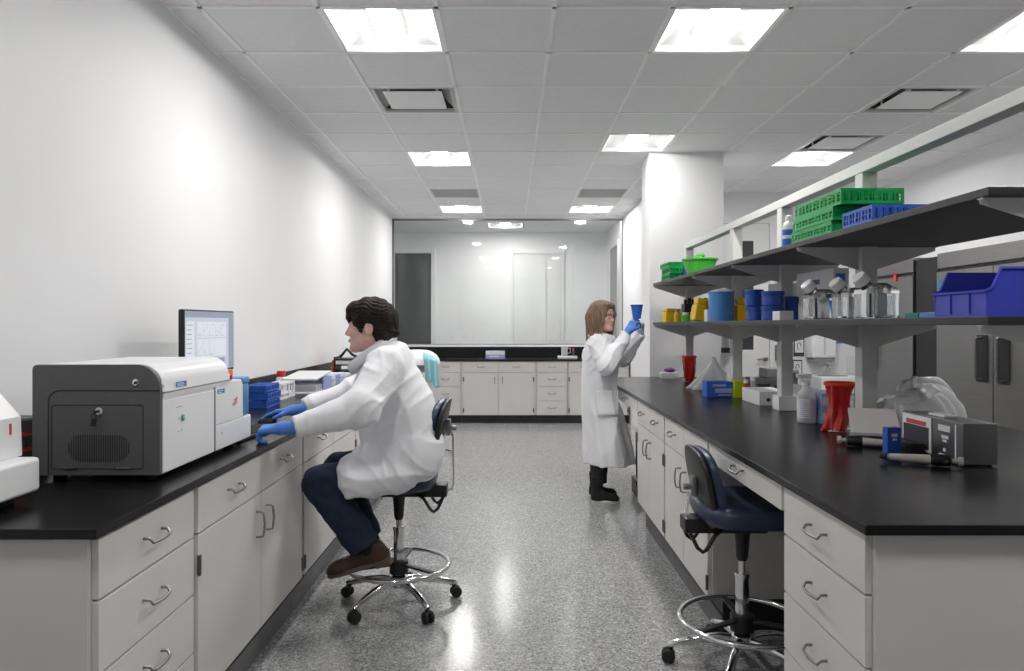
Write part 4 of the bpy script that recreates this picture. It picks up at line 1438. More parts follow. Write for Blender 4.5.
mb = MB(); mb.lathe([(0.028, S2), (0.030, S2 + 0.004), (0.030, S2 + 0.115), (0.022, S2 + 0.135), (0.014, S2 + 0.142)], (1.375, 3.50, 0), 20); mb.build('body', M['white_pl'], t)
mb = MB(); mb.lathe([(0.0304, S2 + 0.02), (0.0304, S2 + 0.10)], (1.375, 3.50, 0), 20, cap0=False, cap1=False); lb = mb.build('label', M['bluecard'], t)
mb = MB(); mb.lathe([(0.0307, S2 + 0.055), (0.0307, S2 + 0.072)], (1.375, 3.50, 0), 20, cap0=False, cap1=False); mb.build('label_band', M['white_dull'], lb)
mb = MB(); mb.lathe([(0.015, S2 + 0.142), (0.016, S2 + 0.144), (0.015, S2 + 0.168), (0.010, S2 + 0.172)], (1.375, 3.50, 0), 18); mb.build('cap', M['white_pl'], t)
# lime basin with a knobbed lid
t = thing('lime_basin', 'lime green basin with a bunched cloth on top of its rim', 'basin', (1.405, 5.25, S2))
mb = MB(); mb.lathe([(0.086, S2), (0.092, S2 + 0.004), (0.120, S2 + 0.105), (0.132, S2 + 0.108), (0.132, S2 + 0.120), (0.124, S2 + 0.120), (0.112, S2 + 0.10), (0.085, S2 + 0.012)], (1.405, 5.25, 0), 30); mb.build('bowl', M['lime'], t)
mb = MB(); mb.sphere((1.40, 5.24, S2 + 0.125), (0.035, 0.035, 0.020), 12); mb.sphere((1.415, 5.23, S2 + 0.145), (0.024, 0.022, 0.017), 10); mb.sphere((1.385, 5.25, S2 + 0.14), (0.018, 0.02, 0.014), 10); mb.build('cloth', M['lime'], t, 180)
# small green and blue racks at the far end
for k, (x0, x1, y0, y1, z, h, m, lab) in enumerate([
        (1.30, 1.40, 5.78, 6.10, 0.0, 0.052, 'green', 'small green rack at the bottom of the far stack on the upper shelf'),
        (1.30, 1.40, 5.76, 6.08, 0.053, 0.052, 'green', 'small green rack in the middle of the far stack on the upper shelf'),
        (1.29, 1.46, 5.78, 6.10, 0.106, 0.040, 'teal', 'wide dark green rack on top of the far stack, upper shelf'),
        (1.405, 1.50, 5.70, 6.05, 0.0, 0.045, 'blue', 'small blue rack, lower of two beside the far green stack'),
        (1.405, 1.50, 5.72, 6.06, 0.046, 0.042, 'blue', 'small blue rack, upper of two beside the far green stack')]):
    mb = MB(); lattice_tray(mb, x0, x1, y0, y1, S2 + z, S2 + z + h, (4, 7), 0.006, True, 0.011)
    if m != 'green':
        mb.box(x0 + 0.007, x1 - 0.007, y0 + 0.007, y1 - 0.007, S2 + z + 0.008, S2 + z + h - 0.012)
    else:
        mb.box(x0 + 0.007, x1 - 0.007, y0 + 0.09, y1 - 0.007, S2 + z + 0.008, S2 + z + h - 0.012)
    single(mb, 'lattice_rack', M['green'] if m == 'teal' else M[m], lab, 'rack', 'small racks at the far end of the upper shelf')
# white folded papers next to the basin
mb = MB()
for k in range(4):
    mb.box(1.62, 1.80, 4.55 + 0.01 * k, 4.90 - 0.012 * k, S2 + 0.012 * k, S2 + 0.012 * k + 0.010, 0.002)
single(mb, 'paper_stack', M['white_dull'], 'flat stack of white papers on the upper shelf right of the lime basin', 'papers')

# ================================================================== things on the lower shelf


def hopper_bin(label, x0, x1, y0, y1, z0, h, m):
    """stacking bin, low hopper mouth towards -x"""
    t = thing('stacking_bin', label, 'storage bin', ((x0 + x1) / 2, (y0 + y1) / 2, z0))
    th = 0.004
    lip = h * 0.52
    side = [(x0, z0), (x1, z0), (x1, z0 + h), (x0 + 0.040, z0 + h), (x0 + 0.016, z0 + lip + 0.01), (x0 - 0.002, z0 + lip)]
    mb = MB()
    mb.prism(side, xz_y(0), y0, y0 + th); mb.prism(side, xz_y(0), y1 - th, y1)
    mb.box(x0, x0 + th, y0 + th, y1 - th, z0, z0 + lip); mb.box(x1 - th, x1, y0 + th, y1 - th, z0, z0 + h); mb.box(x0 + th, x1 - th, y0 + th, y1 - th, z0, z0 + th)
    mb.build('body', M[m], t)
    mb = MB()
    mb.tube([(x1, y0 - 0.001, z0 + h), (x0 + 0.040, y0 - 0.001, z0 + h), (x0 + 0.016, y0 - 0.001, z0 + lip + 0.01), (x0 - 0.003, y0 - 0.001, z0 + lip), (x0 - 0.003, y1 + 0.001, z0 + lip), (x0 + 0.016, y1 + 0.001, z0 + lip + 0.01), (x0 + 0.040, y1 + 0.001, z0 + h), (x1, y1 + 0.001, z0 + h)], 0.005, 8)
    mb.tube([(x1, y0, z0 + h), (x1, y1, z0 + h)], 0.005, 8)
    mb.build('rim', M[m], t)
    for q in (0.30, 0.66):
        yy = y0 + (y1 - y0) * q
        mb = MB(); mb.box(x0 - 0.004, x0, yy - 0.002, yy + 0.002, z0 + 0.008, z0 + lip - 0.004); mb.build('label_rail', M[m], t)


hopper_bin('big indigo stacking bin at the near end of the lower shelf', 1.325, 1.62, 1.974, 2.215, S1, 0.135, 'bin')
mb = MB(); mb.box(1.35, 1.47, 2.235, 2.345, S1, S1 + 0.017, 0.003); single(mb, 'tip_tray', M['skyblue'], 'flat blue tray beside the indigo bin on the lower shelf', 'tray')
mb = MB(); mb.box(1.35, 1.47, 2.35, 2.43, S1, S1 + 0.017, 0.003); single(mb, 'tip_tray', M['teal'], 'flat teal tray left of the flat blue one on the lower shelf', 'tray')


def flask(label, x, y, w, h, rz, cap_dx):
    t = thing('media_flask', label, 'bottle', (x, y, S1), 'clear culture bottles on the lower shelf')
    R3 = Matrix.Rotation(rz, 3, 'Z')

    def ring(s, z, ch=0.30):
        a, b = w / 2 * s, w / 2 * s
        c = a * ch
        pts = [(a, -b + c), (a, b - c), (a - c, b), (-a + c, b), (-a, b - c), (-a, -b + c), (-a + c, -b), (a - c, -b)]
        return [R3 @ Vector((p, q, 0)) + Vector((x, y, S1 + z)) for p, q in pts]
    mb = MB()
    mb.loft([ring(0.92, 0), ring(1.0, 0.006), ring(1.0, h * 0.74), ring(0.97, h * 0.82), ring(0.62, h * 0.97, 0.5), ring(0.50, h, 0.55)])
    mb.build('body', M['clear'], t, 25)
    mb = MB(); mb.loft([ring(0.90, 0.006), ring(0.955, 0.012), ring(0.955, h * 0.70)]); mb.build('contents', M['liquid'], t, 25)
    # slanted neck and ribbed white cap on the shoulder
    n0 = Vector((x + cap_dx * 0.55, y - 0.01, S1 + h * 0.90))
    d = Vector((cap_dx * 0.75, -0.1 * abs(cap_dx), abs(cap_dx) * 0.75)).normalized()
    mb = MB(); mb.cyl(n0, n0 + d * 0.035, 0.021, 0.019); mb.build('neck', M['clear'], t)
    mb = MB(); mb.loft_circ([(n0 + d * 0.020, 0.027), (n0 + d * 0.024, 0.028), (n0 + d * 0.052, 0.028), (n0 + d * 0.056, 0.025)], 24); mb.build('cap', M['white_pl'], t)


flask('large clear culture bottle nearest the camera, beside the shelving post', 1.395, 2.70, 0.128, 0.135, 0.15, -0.075)
flask('clear culture bottle in the middle of three on the lower shelf', 1.412, 2.95, 0.112, 0.130, 0.1, -0.06)
flask('clear culture bottle leftmost of three, beside the white packet', 1.368, 3.12, 0.124, 0.132, 0.2, -0.065)
t = thing('long_carton', 'long white carton with a blue end panel behind the clear culture bottles', 'box', (1.665, 3.82, S1))
mb = MB(); mb.box(1.622, 1.70, 3.56, 4.02, S1, S1 + 0.262, 0.002); mb.build('body', M['white_dull'], t)
mb = MB(); mb.box(1.634, 1.680, 3.558, 3.5602, S1 + 0.16, S1 + 0.235); mb.build('end_print', M['bluesign'], t)
mb = MB(); mb.box(1.6205, 1.6222, 3.72, 3.82, S1 + 0.19, S1 + 0.215); mb.build('side_print', M['purple'], t)
mb = MB(); mb.box(1.36, 1.43, 3.58, 3.68, S1, S1 + 0.047, 0.002); single(mb, 'white_packet', M['white_dull'], 'small flat white packet between blue jars and clear bottles', 'packet')
mb = MB(); mb.box(1.655, 1.76, 4.35, 4.55, S1, S1 + 0.235, 0.003); single(mb, 'white_carton', M['white_dull'], 'white carton standing behind the stacked deep blue jars', 'box')


def jar(label, x, y, z0, r, h, m='jar'):
    t = thing('lidded_jar', label, 'jar', (x, y, z0), 'deep blue jars on the lower shelf')
    mb = MB(); mb.lathe([(r * 0.93, z0), (r, z0 + 0.004), (r, z0 + h * 0.68), (r * 0.96, z0 + h * 0.70)], (x, y, 0), 26); mb.build('body', M[m], t)
    mb = MB(); mb.lathe([(r * 1.04, z0 + h * 0.70), (r * 1.05, z0 + h * 0.73), (r * 1.05, z0 + h * 0.96), (r, z0 + h)], (x, y, 0), 26); l = mb.build('lid', M[m], t)
    mb = MB()
    for k in range(26):
        a = 2 * PI * k / 26
        mb.cyl((x + r * 1.05 * math.cos(a), y + r * 1.05 * math.sin(a), z0 + h * 0.74), (x + r * 1.05 * math.cos(a), y + r * 1.05 * math.sin(a), z0 + h * 0.94), 0.0018, seg=5)
    mb.build('grip', M[m], l)


jar('lower deep blue jar of the pair beside the sky blue bucket', 1.395, 4.02, S1, 0.054, 0.080)
jar('upper deep blue jar of the pair beside the sky blue bucket', 1.385, 4.03, S1 + 0.081, 0.050, 0.095)
jar('lower deep blue jar of the pair nearest the white packet', 1.405, 3.80, S1, 0.056, 0.078)
jar('upper deep blue jar of the pair nearest the white packet', 1.410, 3.81, S1 + 0.079, 0.056, 0.078)
jar('single deep blue jar standing behind the jar pairs', 1.525, 3.86, S1, 0.040, 0.130)
# sky blue bucket
t = thing('sky_blue_bucket', 'tall sky blue tub with a white domed lid on the lower shelf', 'tub', (1.405, 4.72, S1))
mb = MB(); mb.lathe([(0.074, S1), (0.078, S1 + 0.004), (0.084, S1 + 0.185), (0.087, S1 + 0.187), (0.087, S1 + 0.195)], (1.405, 4.72, 0), 30); mb.build('body', M['skyblue'], t)
mb = MB(); mb.lathe([(0.080, S1 + 0.1952), (0.07, S1 + 0.203), (0.04, S1 + 0.212), (0.0, S1 + 0.214)], (1.405, 4.72, 0), 26, cap1=False); mb.build('lid', M['white_pl'], t)
mb = MB(); mb.lathe([(0.0768, S1 + 0.030), (0.0775, S1 + 0.045)], (1.405, 4.72, 0), 30, cap0=False, cap1=False); mb.build('band', M['bluecard'], t)
# yellow things at the far end


def tipbox(label, c, s, rz, m, tilt=0.0, z0=S1):
    t = thing('tip_box', label, 'box', (c[0], c[1], z0), 'yellow tip boxes on the lower shelf')
    R3 = Matrix.Rotation(rz, 3, 'Z') @ Matrix.Rotation(tilt, 3, 'Y')
    cc = Vector((c[0], c[1], z0 + s[2] / 2 + abs(math.sin(tilt)) * s[0] / 2))
    mb = MB(); mb.obox(cc + R3 @ Vector((0, 0, -s[2] * 0.14)), (s[0], s[1], s[2] * 0.70), R3, 0.005); mb.build('base', M[m], t)
    mb = MB(); mb.obox(cc + R3 @ Vector((0, 0, s[2] * 0.36)), (s[0] * 0.9, s[1] * 0.9, s[2] * 0.28), R3, 0.010); mb.build('lid', M[m], t)
    mb = MB()
    for a in range(3):
        mb.obox(cc + R3 @ Vector((-s[0] * 0.3 + a * s[0] * 0.3, -s[1] / 2 - 0.0005, -s[2] * 0.14)), (s[0] * 0.12, 0.003, s[2] * 0.5), R3)
    mb.build('rib', M[m], t)


tipbox('wide yellow tip box at the far end of the lower shelf', (1.365, 5.98), (0.14, 0.11, 0.115), 0.1, 'yellow')
tipbox('yellow tip box leaning left, beside the green cup', (1.375, 5.18), (0.070, 0.10, 0.165), 0.1, 'yellow', 0.16)
tipbox('yellow tip box leaning right, behind the white carton', (1.47, 5.22), (0.085, 0.10, 0.165), 0.0, 'yellow', -0.12)
tipbox('yellow tip box glimpsed between the sky blue tub and the jars', (1.53, 4.70), (0.07, 0.08, 0.15), 0.0, 'yellow')
mb = MB(); mb.box(1.385, 1.465, 4.98, 5.07, S1, S1 + 0.085, 0.003); single(mb, 'white_carton', M['white_dull'], 'small white carton between yellow boxes and the sky blue tub', 'box')
for k, (x, y, m1, m2, r, h, lab) in enumerate([
        (1.345, 5.72, 'yellow', 'grey_m', 0.024, 0.10, 'small yellow bottle with a grey cap next to the wide yellow box'),
        (1.375, 5.56, 'lime', 'white_pl', 0.036, 0.075, 'small green cup with a white lid on the lower shelf'),
        (1.452, 5.62, 'yellow', 'grey_m', 0.026, 0.115, 'second small yellow bottle, behind the green cup'),
        (1.415, 5.44, 'frost', 'white_pl', 0.024, 0.105, 'small frosted white bottle right of the green cup')]):
    t = thing('small_bottle', lab, 'bottle', (x, y, S1))
    mb = MB(); mb.lathe([(r * 0.92, S1), (r, S1 + 0.004), (r, S1 + h * 0.66), (r * 0.62, S1 + h * 0.76)], (x, y, 0), 20); mb.build('body', M[m1], t)
    mb = MB(); mb.lathe([(r * 0.66, S1 + h * 0.76), (r * 0.7, S1 + h * 0.78), (r * 0.66, S1 + h)], (x, y, 0), 18); mb.build('cap', M[m2], t)
t = thing('tube_holder', 'long black holder of tubes behind the small yellow bottles', 'holder', (1.50, 5.95, S1))
mb = MB(); mb.box(1.45, 1.66, 5.90, 6.02, S1, S1 + 0.155, 0.006); mb.build('block', M['black'], t)
mb = MB()
for k in range(6):
    mb.cyl((1.47 + k * 0.034, 5.95, S1 + 0.155), (1.47 + k * 0.034, 5.95, S1 + 0.19 + 0.012 * (k % 2)), 0.015, seg=12)
mb.build('caps', M['black'], t)

# ================================================================== things standing on the island bench


def red_bag(label, x, y, h, r, flare):
    t = thing('waste_bag_stand', label, 'waste bag', (x, y, HT))
    mb = MB(); mb.lathe([(r * 0.98, HZ + h - 0.014), (r * 1.14, HZ + h - 0.012), (r * 1.16, HZ + h), (r * 1.04, HZ + h + 0.004), (r * 0.94, HZ + h)], (x, y, 0), 28, cap0=False, cap1=False); mb.build('rim', M['redrim'], t)
    mb = MB()
    N = 40
    rings = []
    for i in range(22):
        f = i / 21
        z = HZ + 0.002 + (h - 0.012) * (1 - f)
        if flare:
            rad = r * (0.99 - 0.34 * math.sin(min(1, f / 0.62) * PI / 2) + 0.42 * max(0, f - 0.55) ** 1.2)
            ox = -r * (0.15 * f + 0.9 * max(0, f - 0.5) ** 1.3)
        else:
            rad = r * (0.99 - 0.52 * f ** 2.2)
            ox = 0
        ring = []
        for k in range(N):
            a = 2 * PI * k / N
            w = 1 + (0.05 + 0.14 * f) * math.sin(5 * a + 4 * f) + (0.03 + 0.10 * f) * math.sin(9 * a - 5 * f + 1)
            ring.append(Vector((x + ox + rad * w * math.cos(a), y + rad * w * math.sin(a) * 0.9, z)))
        rings.append(ring)
    mb.loft(rings, cap0=False)
    mb.build('bag', M['red'], t, 60)
    mb = MB()
    for k in range(4):
        a = 2 * PI * k / 4 + 0.6
        mb.tube([(x + r * 1.10 * math.cos(a), y + r * 1.10 * math.sin(a), HZ + h - 0.006), (x + r * 1.12 * math.cos(a), y + r * 1.12 * math.sin(a), HZ + 0.004)], 0.0022, 6)
    mb.tube([(x + r * 1.12 * math.cos(a), y + r * 1.12 * math.sin(a), HZ + 0.0035) for a in [2 * PI * k / 28 for k in range(28)]], 0.0024, 6, True)
    mb.build('wire_stand', M['pull'], t)


red_bag('red waste bag on a wire stand beside the near shelving post', 1.525, 3.280, 0.222, 0.062, True)
red_bag('red waste bag on a wire stand at the far end of the right bench', 1.545, 6.12, 0.22, 0.056, False)
# wash / spray bottle
t = thing('wash_bottle', 'frosted spray bottle with a printed label beside the red waste bag', 'bottle', (1.487, 3.56, HT))
x, y = 1.487, 3.56
mb = MB(); mb.lathe([(0.041, HZ), (0.045, HZ + 0.005), (0.045, HZ + 0.130), (0.040, HZ + 0.148), (0.022, HZ + 0.170), (0.016, HZ + 0.185), (0.016, HZ + 0.195)], (x, y, 0), 26); mb.build('body', M['frost'], t)
mb = MB(); mb.lathe([(0.0455, HZ + 0.025), (0.0455, HZ + 0.122)], (x, y, 0), 26, cap0=False, cap1=False); lb = mb.build('label', M['white_dull'], t)
mb = MB()
for k in range(9):
    z = HZ + 0.033 + k * 0.0095
    for a0, a1 in ((3.6, 4.5), (4.65, 5.4)):
        pts = [(x + 0.0458 * math.cos(a0 + (a1 - a0) * s / 8), y + 0.0458 * math.sin(a0 + (a1 - a0) * s / 8)) for s in range(9 - (k % 3))]
        for p, q in zip(pts, pts[1:]):
            mb.quad(Vector((*p, z)), Vector((*q, z)), Vector((*q, z + 0.0035)), Vector((*p, z + 0.0035)))
mb.build('print', M['lilac'], lb, recalc=False)
mb = MB(); mb.lathe([(0.019, HZ + 0.190), (0.020, HZ + 0.192), (0.020, HZ + 0.21), (0.014, HZ + 0.214)], (x, y, 0), 18)
mb.obox((x - 0.008, y, HZ + 0.232), (0.062, 0.020, 0.026), None, 0.006); mb.box(x - 0.052, x - 0.038, y - 0.007, y + 0.007, HZ + 0.226, HZ + 0.242, 0.003); mb.build('spray_head', M['white_pl'], t)
mb = MB(); mb.tube([(x - 0.018, y, HZ + 0.222), (x - 0.034, y, HZ + 0.206), (x - 0.036, y, HZ + 0.190)], [0.006, 0.005, 0.004]); mb.build('trigger', M['white_pl'], t)
t = thing('wipes_box', 'lilac printed carton, lower of two behind the spray bottle', 'box', (1.575, 3.56, HT), 'lilac cartons behind the spray bottle')
mb = MB(); mb.box(1.536, 1.612, 3.50, 3.63, HZ, HZ + 0.075, 0.002); mb.build('carton', M['lilac'], t)
mb = MB(); mb.box(1.542, 1.60, 3.4985, 3.5002, HZ + 0.02, HZ + 0.055); mb.build('print', M['white_dull'], t)
t = thing('wipes_box', 'lilac printed carton on top of another behind the spray bottle', 'box', (1.575, 3.56, HT + 0.076), 'lilac cartons behind the spray bottle')
mb = MB(); mb.box(1.538, 1.615, 3.502, 3.63, HZ + 0.0755, HZ + 0.15, 0.002); mb.build('carton', M['lilac'], t)
mb = MB(); mb.box(1.545, 1.605, 3.5005, 3.5022, HZ + 0.092, HZ + 0.135); mb.build('print', M['white_dull'], t)
# white carton with a dark hole, steel blocks and vials near the pedestal
t = thing('carton', 'long white carton with a dark round hole before the grey tube block', 'box', (1.54, 4.48, HT))
mb = MB(); mb.box(1.51, 1.70, 4.30, 4.62, HZ, HZ + 0.085, 0.003); mb.build('body', M['white_dull'], t)
mb = MB(); mb.cyl((1.565, 4.301, HZ + 0.035), (1.565, 4.297, HZ + 0.035), 0.012); mb.build('hole', M['ink'], t)
t = thing('heating_block', 'grey metal block heater behind the white carton with a hole', 'heater', (1.66, 4.80, HT))
mb = MB(); mb.box(1.62, 1.83, 4.70, 4.88, HZ, HZ + 0.135, 0.006); mb.build('body', M['steel_d'], t)
mb = MB(); mb.box(1.64, 1.72, 4.694, 4.701, HZ + 0.03, HZ + 0.10); mb.box(1.75, 1.80, 4.694, 4.701, HZ + 0.05, HZ + 0.09); mb.build('window', M['grey_d'], t)
mb = MB(); mb.box(1.70, 1.82, 4.72, 4.86, HZ + 0.1352, HZ + 0.20, 0.01); mb.build('hood', M['grey_m'], t)
for x, y, m, h, lab in ((1.575, 4.74, 'inkred', 0.10, 'slim vial of dark red liquid left of the block heater'), (1.60, 4.68, 'frost', 0.12, 'slim frosted white vial beside the dark red vial')):
    t = thing('vial', lab, 'vial', (x, y, HT))
    mb = MB(); mb.lathe([(0.012, HZ), (0.014, HZ + 0.003), (0.014, HZ + h)], (x, y, 0), 16); mb.build('body', M[m], t)
    mb = MB(); mb.lathe([(0.0155, HZ + h), (0.0155, HZ + h + 0.025)], (x, y, 0), 16); mb.build('cap', M['white_pl'], t)
# wipes: blue carton, chartreuse carton
t = thing('wipes_carton', 'blue and white wipes carton lying on the right bench', 'box', (1.43, 4.98, HT))
mb = MB(); mb.box(1.330, 1.505, 4.80, 4.91, HZ, HZ + 0.105, 0.002); mb.build('carton', M['bluecard'], t)
mb = MB(); mb.box(1.385, 1.505, 4.7985, 4.8002, HZ + 0.03, HZ + 0.06); mb.box(1.37, 1.46, 4.7985, 4.8002, HZ + 0.072, HZ + 0.088); mb.box(1.41, 1.50, 4.7983, 4.80, HZ + 0.012, HZ + 0.02); mb.build('print', M['lilac'], t)
mb = MB(); mb.box(1.508, 1.570, 4.77, 4.86, HZ, HZ + 0.115, 0.002); single(mb, 'chartreuse_carton', M['chart'], 'chartreuse yellow carton beside the blue wipes carton', 'box')
# white sheet draped in a cone behind the cartons
mb = MB()


def cone(u, v):
    a = 2 * PI * u
    r = 0.012 + 0.175 * v ** 1.25
    w = 1 + 0.20 * v * math.sin(5 * a + 1) + 0.12 * v * math.sin(9 * a)
    return Vector((1.55 + r * w * math.cos(a), 5.40 + r * w * 0.8 * math.sin(a), HZ + 0.004 + 0.24 * (1 - v) ** 1.05))


mb.sheet(cone, 44, 14)
single(mb, 'plastic_sheet', M['film'], 'white plastic bag bunched into a peak behind the blue carton', 'plastic bag', None, 180, 0.0015)
t = thing('pump_bottle', 'tall white bottle with a dark collar above the bunched plastic bag', 'bottle', (1.70, 5.60, HT))
mb = MB(); mb.lathe([(0.040, HZ), (0.044, HZ + 0.005), (0.044, HZ + 0.24), (0.032, HZ + 0.27)], (1.70, 5.60, 0), 22); mb.build('body', M['white_pl'], t)
mb = MB(); mb.lathe([(0.034, HZ + 0.27), (0.034, HZ + 0.31)], (1.70, 5.60, 0), 20); mb.build('collar', M['ink'], t)
mb = MB(); mb.lathe([(0.028, HZ + 0.31), (0.030, HZ + 0.315), (0.030, HZ + 0.40), (0.024, HZ + 0.405)], (1.70, 5.60, 0), 20); mb.build('pump', M['white_pl'], t)
# clutter by the far end
t = thing('glove_pack', 'small purple and white pack at the far end of the right bench', 'pack', (1.48, 6.52, HT))
mb = MB(); mb.box(1.38, 1.54, 6.46, 6.58, HZ, HZ + 0.055, 0.012); mb.build('wrapper', M['frost'], t)
mb = MB(); mb.sphere((1.465, 6.52, HZ + 0.075), (0.055, 0.045, 0.024), 14); mb.build('gloves', M['purple'], t, 180)
t = thing('mini_centrifuge', 'dark little centrifuge right of the far red waste bag', 'centrifuge', (1.68, 6.00, HT))
mb = MB(); mb.lathe([(0.065, HZ), (0.072, HZ + 0.008), (0.070, HZ + 0.06), (0.055, HZ + 0.075)], (1.685, 5.98, 0), 24); mb.build('base', M['grey_m'], t)
mb = MB(); mb.sphere((1.685, 5.98, HZ + 0.075), (0.056, 0.056, 0.045), 18); mb.build('dome', M['black'], t, 180)
# box, black supply under the far apron
t = thing('power_supply', 'black box with cables on the floor beneath the right bench apron', 'power supply', (1.04, 5.95, 0))
mb = MB(); mb.box(1.03, 1.24, 5.80, 6.02, 0.001, 0.13, 0.004)
for k in range(5):
    mb.box(1.035 + k * 0.04, 1.055 + k * 0.04, 5.794, 5.80, 0.03, 0.10)
mb.build('case', M['black'], t)
mb = MB(); mb.tube([(1.06, 5.80, 0.11), (1.03, 5.76, 0.18), (1.03, 5.78, 0.28), (1.05, 5.9, 0.5), (1.3, 6.1, 0.62)], 0.007, 8); mb.build('cable', M['black'], t)

# ---- near cluster: stainless device, two pipettes, folded board, tag, bag
dv = thing('steel_instrument', 'small stainless steel box instrument at the near end of the right bench', 'laboratory instrument', (1.62, 2.63, HT))
mb = MB(); mb.box(1.562, 1.682, 2.447, 2.83, HZ + 0.006, HZ + 0.148, 0.003); mb.build('case', M['steel_d'], dv)
mb = MB(); mb.box(1.5585, 1.5625, 2.63, 2.82, HZ + 0.012, HZ + 0.142, 0.001); mb.build('frame', M['white_pl'], dv)
mb = MB(); mb.box(1.5572, 1.5588, 2.642, 2.81, HZ + 0.022, HZ + 0.105); mb.build('dark_window', M['ink'], dv)
mb = MB(); mb.box(1.5568, 1.5588, 2.66, 2.79, HZ + 0.108, HZ + 0.125); mb.build('red_strip', M['inkred'], dv)
mb = MB()
for y0, y1, z0, z1 in ((2.52, 2.59, 0.106, 0.128), (2.53, 2.57, 0.080, 0.092), (2.54, 2.565, 0.068, 0.076), (2.545, 2.56, 0.034, 0.046), (2.52, 2.585, 0.012, 0.024)):
    mb.box(1.5612, 1.5625, y0, y1, HZ + z0, HZ + z1)
mb.box(1.5612, 1.5625, 2.485, 2.492, HZ + 0.01, HZ + 0.14)
mb.build('label', M['white_dull'], dv)
mb = MB(); mb.box(1.59, 1.64, 2.60, 2.70, HZ + 0.148, HZ + 0.156, 0.003); mb.build('top_tag', M['white_pl'], dv)
mb = MB()
for x in (1.575, 1.668):
    mb.cyl((x, 2.4475, HZ + 0.018), (x, 2.445, HZ + 0.018), 0.003, seg=10)
mb.build('screw', M['chrome'], dv)
mb = MB()
for x in (1.575, 1.668):
    for y in (2.47, 2.80):
        mb.cyl((x, y, HZ), (x, y, HZ + 0.007), 0.007, seg=10)
mb.build('foot', M['rubber'], dv)


def pipette(label, a, b):
    """lying pipettor from tip end a to plunger end b"""
    a, b = Vector(a), Vector(b)
    d = (b - a).normalized()
    n = Vector((0, 0, 1))
    t = thing('pipette', label, 'pipette', tuple((a + b) / 2), 'pipettes lying on the right bench')
    L_ = (b - a).length
    mb = MB(); mb.loft_circ([(a, 0.006), (a + d * 0.02, 0.011), (a + d * 0.06, 0.013), (a + d * (L_ * 0.55), 0.016), (a + d * (L_ * 0.60), 0.017)], 16); mb.build('barrel', M['beige'], t)
    mb = MB(); mb.loft_circ([(a + d * (L_ * 0.60), 0.017), (a + d * (L_ * 0.66), 0.021), (a + d * (L_ * 0.84), 0.020), (a + d * (L_ * 0.86), 0.012)], 16); h = mb.build('grip', M['black'], t)
    s = d.cross(n)
    mb = MB(); mb.tube([a + d * L_ * 0.80, a + d * L_ * 0.80 + s * 0.025, a + d * L_ * 0.76 + s * 0.038], 0.006); mb.build('finger_hook', M['black'], h)
    mb = MB(); mb.loft_circ([(a + d * (L_ * 0.86), 0.008), (a + d * (L_ * 0.94), 0.008), (a + d * (L_ * 0.94), 0.016), (b, 0.015)], 16); mb.build('plunger', M['beige'], t)
    mb = MB(); mb.loft_circ([(a - d * 0.012, 0.008), (a + d * 0.012, 0.0145)], 14); mb.build('tip_collar', M['rubber'], t)


pipette('ivory pipette lying in front of the stainless box instrument', (1.330, 2.53, HT + 0.022), (1.548, 2.425, HT + 0.022))
pipette('ivory pipette lying under the tilted pinkish board', (1.535, 2.775, HT + 0.022), (1.335, 2.895, HT + 0.022))
mb = MB()
Rb = Matrix.Rotation(math.radians(-14), 3, 'Y') @ Matrix.Rotation(math.radians(20), 3, 'Z')
fb = thing('folded_carton', 'pinkish white open carton tilted on the right bench before the plastic bag', 'box', (1.46, 3.0, HT))
bp = [(1.40, 2.91, HT + 0.050), (1.575, 2.855, HT + 0.050), (1.655, 3.05, HT + 0.128), (1.475, 3.10, HT + 0.128)]
mb.poly([Vector(p) for p in bp] + [Vector(p) - Vector((0, 0, 0.012)) for p in bp], [(0, 1, 2, 3), (7, 6, 5, 4), (0, 4, 5, 1), (1, 5, 6, 2), (2, 6, 7, 3), (3, 7, 4, 0)]); mb.build('lid', M['pinkcard'], fb)
bb = [(1.44, 2.965), (1.60, 2.92), (1.65, 3.048), (1.48, 3.095)]
mb = MB()
zz = [0.055, 0.055, 0.110, 0.110]
mb.poly([Vector((p[0], p[1], HZ)) for p in bb] + [Vector((p[0], p[1], HT + z)) for p, z in zip(bb, zz)], [(3, 2, 1, 0), (4, 5, 6, 7), (0, 1, 5, 4), (1, 2, 6, 5), (2, 3, 7, 6), (3, 0, 4, 7)]); mb.build('body', M['grey_m'], fb)
t = thing('blue_tag', 'royal blue printed box standing left of the stainless instrument', 'box', (1.455, 2.72, HT))
mb = MB(); mb.obox((1.452, 2.70, HT + 0.0505), (0.058, 0.03, 0.10), RZ(0.15), 0.003); mb.build('body', M['blue'], t)
mb = MB(); mb.obox((1.452 + 0.0025, 2.6844, HT + 0.072), (0.024, 0.0012, 0.012), RZ(0.15)); mb.obox((1.452 + 0.0025, 2.6844, HT + 0.056), (0.018, 0.0012, 0.008), RZ(0.15)); mb.build('print', M['white_dull'], t)
mb = MB(); mb.box(1.498, 1.552, 2.655, 2.80, HZ, HZ + 0.045, 0.004); single(mb, 'black_case', M['black'], 'low black case between the blue box and the steel instrument', 'case')
mb = MB(); mb.lathe([(0.030, 0), (0.033, 0.003), (0.033, 0.010), (0.028, 0.013)], (1.475, 2.60, HZ), 24); single(mb, 'petri_dish', M['jar'], 'small flat blue dish in front of the blue printed box', 'dish')
# translucent crumpled bag
rb = random.Random(11)


def noise2(u, v):
    return (math.sin(7 * u + 3 * v) + math.sin(11 * v - 5 * u + 1) + 0.6 * math.sin(17 * u + 2) * math.cos(13 * v)
            + 0.4 * math.sin(29 * u + 23 * v)) / 3


mb = MB()


